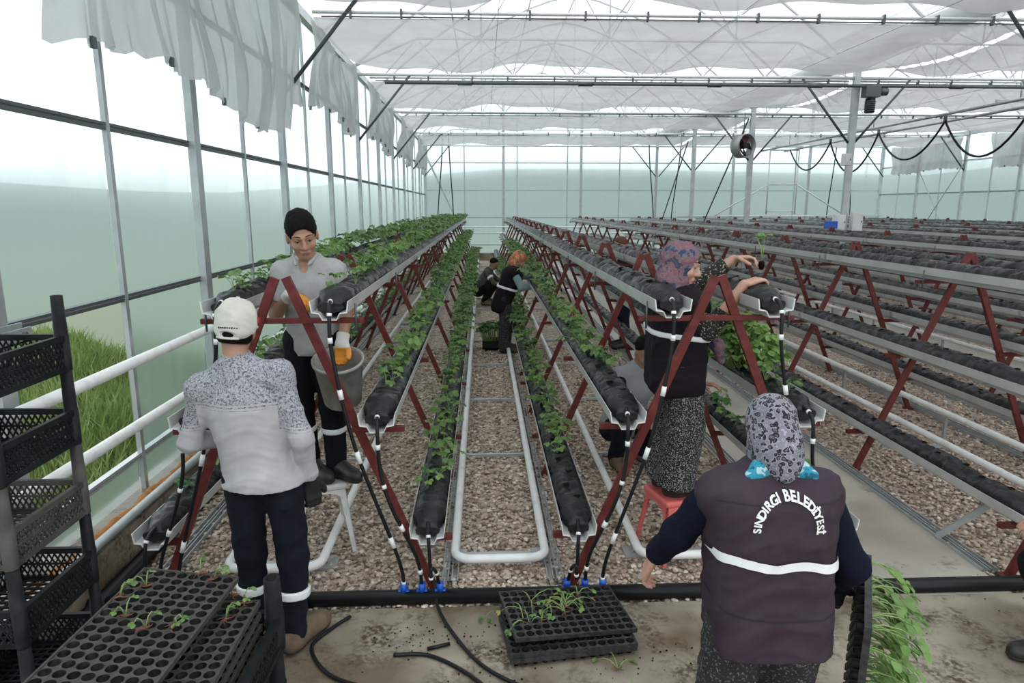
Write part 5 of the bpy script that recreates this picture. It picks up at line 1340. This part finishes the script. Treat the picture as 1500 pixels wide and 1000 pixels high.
lettering('SINDIRGI BELEDİYESİ', .079, 1.182, math.radians(186), math.radians(-8), .033)
F = bottom_field(J, .02, .01); fmesh(F, 'trousers', 'dotted_dark', t, .009, 0, .008, 35); shoes(t, J, 'black_shoe', .009); glove(t, J, 'R', 'glove_black', .007)
scarf(t, J, 'leopard', [((0, -.05, -.06), (0, -.07, -.12), .080, .068), ((0, -.07, -.11), (0, -.09, -.165), .060, .020)], .0065, 41, False, -.012)
H = head_axes(J); c = np.array(J['head'], float); hs = J.get('hs', 1.06); q = lambda x, y, z: c + H @ (np.array((x, y, z)) * hs)
F = HF(hs)
for s in (-1, 1): F.rc(q(s * .040, -.060, -.135), q(s * .110, -.060, -.170), .034, .024, .02)
F.rc(q(-.06, -.035, -.15), q(.06, -.035, -.15), .04, .04, .03); fmesh(F, 'underscarf', 'check_teal', t, .007, 0, .004, 43)
# tray she carries on edge, seedlings hanging from it
tx, ty, tz = P4[0] + .40, P4[1] + .06, .575
o = thing('carried_tray', 'black seedling tray carried on edge by the woman in lettered vest', 'tray', (tx, ty, tz)); o.rotation_euler = Matrix(((0, 0, 1), (1, 0, 0), (0, 1, 0))).to_euler()
o.rotation_euler = (Matrix.Rotation(-.50, 3, 'Z') @ Matrix.Rotation(.16, 3, 'X') @ Matrix(((0, 0, 1), (1, 0, 0), (0, 1, 0)))).to_euler()
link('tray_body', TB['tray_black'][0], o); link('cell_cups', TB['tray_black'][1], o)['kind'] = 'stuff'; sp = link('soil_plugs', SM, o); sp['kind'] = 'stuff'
r2 = random.Random(77)
for k in range(96):
    j = r2.randrange(13); i = r2.randrange(8)
    lp = Vector((-8 * .047 / 2 + (i + .5) * .047, -13 * .047 / 2 + (j + .5) * .047, -.02)); wp = o.rotation_euler.to_matrix() @ lp + Vector((tx, ty, tz))
    pl = thing('tray_seedling', 'pale-stalked green seedling hanging out of the tray carried on edge', 'seedling', wp, group='seedlings in the carried tray')
    st = MB(); lf = MB()
    for w in range(2):
        L = r2.uniform(.07, .19); dn = r2.uniform(.1, .8); sy = r2.uniform(-.3, .25)
        pts = [Vector((L * q_, sy * L * q_, .02 * math.sin(q_ * 3) - dn * L * q_ * q_)) for q_ in (0, .35, .7, 1)]; st.tube(pts, [.003, .0027, .002, .0016], 5)
        nm = Vector((r2.uniform(-.2, .6), r2.uniform(-.7, .1), r2.uniform(.4, 1))).normalized()
        for qq in (-1, 0, 1): leaflet(lf, pts[-1], Vector((math.cos(qq), math.sin(qq) * .9, -.35 + .1 * qq)), nm, r2.uniform(.032, .052), r2.uniform(.022, .036), True)
    st.build('stems', 'stem', pl); lf.build('leaves', r2.choice(('leaf', 'leaf_light', 'leaf_light')), pl)

# ---- woman in teal sleeves, further down the aisle
J = dict(STAND, pelvis=(0, -.03, .84), chest=(0, .07, 1.10), neck=(0, .14, 1.25), head=(0, .19, 1.375), hf=(.1, .8, -.55), hu=(0, .5, .85),
         shR=(.165, .10, 1.20), elR=(.20, .22, .99), wrR=(.14, .40, 1.00), hdR=(-.1, 1, 0), hnR=(0, 0, -1), shL=(-.165, .12, 1.20), elL=(-.2, .30, 1.12), wrL=(-.12, .50, 1.10), hdL=(.1, 1, -.1), hnL=(0, 0, -1),
         hpR=(.085, -.03, .80), knR=(.09, .0, .44), hpL=(-.085, -.03, .80), knL=(-.09, .0, .44))
t = person('woman in an orange headscarf, dark vest and teal sleeves tending the row', (.34, 10.1, .01), -PI / 2, J, 'skin_b', .011)
Fs = Field()
for s in 'LR':
    sh, el, wr = (np.array(J[k + s], float) for k in ('sh', 'el', 'wr')); Fs.rc(sh, el, .062, .056, .04); Fs.rc(el, wr, .056, .046, .03)
fmesh(Fs, 'sleeves', 'teal_sleeve', t, .011, 0, .005, 51); glove(t, J, 'R', 'teal_sleeve', .010); glove(t, J, 'L', 'glove_teal', .010)
F = top_field(J, None, .03, .20, True); v_ = fmesh(F, 'vest', 'vest_dark', t, .012, 0, .006, 52); band(F, 'reflective_band', 'reflect', v_, .010, (0, .0, .97), (0, .3, 1), .035, .014)
F = bottom_field(J, .03, .01); fmesh(F, 'trousers', 'dotted_dark', t, .012, 0, .006, 53); shoes(t, J, 'black_shoe', .011); scarf(t, J, 'floral_orange', [((0, -.05, -.06), (0, -.07, -.18), .06, .03)], .010)
face_parts(t, J)
# ---- crouching man at the end of the aisle
J = dict(SQUAT, head=(0, .22, .90)); t = person('man in olive clothes crouching far down the gravel aisle', (.02, 15.2, .01), -PI / 2 - .2, J, 'skin_a', .013)
F = top_field(J, 'long', .03); s_ = fmesh(F, 'jacket', 'olive', t, .013, 0, .006, 61)
sh, el = np.array(J['shR']), np.array(J['elR']); g = Field(); g.rc(sh, el, .07, .06, .01); band(g, 'reflective_band', 'reflect', s_, .012, sh + (el - sh) * .45, el - sh, .05, .008)
fmesh(bottom_field(J, .01), 'trousers', 'black_cloth', t, .013, 0, .006, 62); shoes(t, J, 'boot', .012)
def short_hair(t, J, m, vox):
    H = head_axes(J); c = np.array(J['head'], float); hs = J.get('hs', 1.06); q = lambda x, y, z: c + H @ (np.array((x, y, z)) * hs); F = HF(hs)
    F.el(q(0, -.012, .042), (.079, .100, .088), H, .02, cuts=[(q(0, .060, .085), H[:, 1] * .72 - H[:, 2] * .68), (q(0, 0, -.04), -H[:, 2])]); F.el(q(0, .06, -.02), (.066, .085, .10), H, .02, op='s'); fmesh(F, 'hair', m, t, vox)
short_hair(t, J, 'hair', .010)
# ---- person behind the half-planted row, on the concrete path
J = dict(STAND, head=(0, .08, 1.57), neck=(0, .03, 1.44), elR=(.24, .10, 1.13), wrR=(.14, .36, 1.15), hdR=(-.1, 1, 0), hnR=(0, 0, -1), elL=(-.24, .10, 1.13), wrL=(-.14, .38, 1.15), hdL=(.1, 1, 0), hnL=(0, 0, -1), hf=(0, .9, -.35))
t = person('person with reddish hair in dark clothes standing on the concrete path', (2.16, 10.3, .01), PI / 2, J, 'skin_a', .013)
fmesh(top_field(J, 'long', .025), 'jacket', 'vest_dark', t, .013, 0, .006, 71); fmesh(bottom_field(J, .01), 'trousers', 'navy', t, .013, 0, .006, 72); shoes(t, J, 'black_shoe', .012); short_hair(t, J, 'hair_red', .011); glove(t, J, 'L', 'glove_orange', .010); glove(t, J, 'R', 'glove_orange', .010)
# ---- man crouching inside the half-planted row
J = dict(SQUAT, elL=(-.33, .22, .72), wrL=(-.36, .46, .78), hdL=(-.5, .8, .0), hnL=(0, .1, -1), elR=(.27, .25, .52), wrR=(.10, .40, .50))
J = {k: ((v[0], v[1], v[2] + .10) if k in ('head', 'neck', 'chest', 'shR', 'shL') else v) for k, v in J.items()}
t = person('man in a grey shirt with navy sleeves crouching inside the half-planted row', (1.22, 5.45, .01), PI + .35, J, 'skin_a', .010)
F = top_field(J, None, .03); fmesh(F, 'shirt', 'shirt_grey', t, .011, 0, .006, 81); Fs = Field()
for s in 'LR':
    sh, el, wr = (np.array(J[k + s], float) for k in ('sh', 'el', 'wr')); Fs.rc(sh, el, .060, .055, .04); Fs.rc(el, wr, .055, .045, .03, cuts=[(wr - nrm(wr - el) * .03, wr - el)])
fmesh(Fs, 'sleeves', 'navy', t, .010, 0, .005, 82); fmesh(bottom_field(J, .01), 'trousers', 'navy', t, .011, 0, .006, 83); shoes(t, J, 'boot', .010); short_hair(t, J, 'hair', .009); face_parts(t, J)
# ---- person squatting at the path edge, mostly out of view
J = dict(SQUAT, elR=(.30, .06, .60), wrR=(.24, .22, .70), hdR=(-.1, .9, -.3), anR=(.14, .13, .10), toR=(.17, .30, .035)); t = person('person in dark clothes squatting at the near end of the concrete path', (2.90, 2.70, .008), PI / 2 + .1, J, 'skin_a', .012)
fmesh(top_field(J, 'long', .02), 'jacket', 'navy', t, .013, 0, .006, 91); fmesh(bottom_field(J, .01), 'trousers', 'black_cloth', t, .013, 0, .006, 92); shoes(t, J, 'black_shoe', .011); short_hair(t, J, 'hair', .011); face_parts(t, J)

# ------------------------------------------------------------ stools and bucket
def stool(label, loc, rz, m, h=.455, tw=.135, bw=.185):
    t = thing('plastic_stool', label, 'stool', loc, rz)
    F = Field(); F.bx((0, 0, h - .022), (tw + .02, tw + .02, .022), None, .018, .01); F.rc((0, 0, h + .03), (0, 0, h - .1), .016, .016, .004, op='s'); fmesh(F, 'seat', m, t, .006)
    b = MB()
    for k in range(4):        # arched aprons under the seat
        a = k * PI / 2; ca, sa = math.cos(a), math.sin(a); pts = []
        n = 10; vs = []
        for i in range(n + 1):
            x = -tw + 2 * tw * i / n; z1 = h - .04; z0 = h - .055 - .06 * abs(2 * i / n - 1) ** 2.5
            for zz, dd in ((z1, tw + .008), (z0, tw + .016), (z0, tw + .008), (z1, tw)): vs.append((x * ca - dd * sa, x * sa + dd * ca, zz))
        fs = [(i * 4 + j, (i + 1) * 4 + j, (i + 1) * 4 + (j + 1) % 4, i * 4 + (j + 1) % 4) for i in range(n) for j in range(4)]; b.add(vs, fs)
    b.build('apron', m, t)
    for sx in (-1, 1):
        for sy in (-1, 1):
            b = MB(); tp = Vector((sx * tw, sy * tw, h - .03)); bt = Vector((sx * bw, sy * bw, 0)); w = .028
            for (ax_, ay_) in ((1, 0), (0, 1)):
                p = [tp, tp - Vector((sx * w * 1.5 * ax_, sy * w * 1.5 * ay_, 0)), bt - Vector((sx * w * ax_, sy * w * ay_, 0)), bt]; th = Vector((-sx * .006 * ay_, -sy * .006 * ax_, 0)); vs = p + [v + th for v in p]
                b.add(vs, [(0, 1, 2, 3), (7, 6, 5, 4), (0, 4, 5, 1), (1, 5, 6, 2), (2, 6, 7, 3), (3, 7, 4, 0)])
            b.build('leg', m, t)
    return t
stool('white plastic stool under the man in the grey polo shirt', (-1.05, 4.15, .004), .35, 'white_plastic', .455)
stool('red plastic stool under the woman in the floral scarf', (1.20, 3.97, .004), .25, 'red_plastic', .405)
t = thing('bucket', 'grey mud-stained bucket of soil held by the man in the grey polo', 'bucket', (-.85, 4.02, 1.00)); t.rotation_euler = (.34, 0, 0)
b = MB(); b.lathe([(.001, 0), (.105, 0), (.112, .01), (.142, .28), (.150, .28), (.152, .30), (.140, .30), (.136, .28), (.106, .02), (.001, .02)], 28); b.build('pail', 'bucket_grey', t)
b = MB(); b.lathe([(.001, .145), (.05, .15), (.118, .125)], 24); b.build('soil_fill', 'soil', t)
b = MB(); b.tube([(.148 * math.cos(a) , .05 * math.sin(a) - .1 * abs(math.sin(a)), .27 - .11 * math.sin(a)) for a in [PI * k / 12 for k in range(13)]], .003, 6); b.build('handle', 'galv_dark', t)
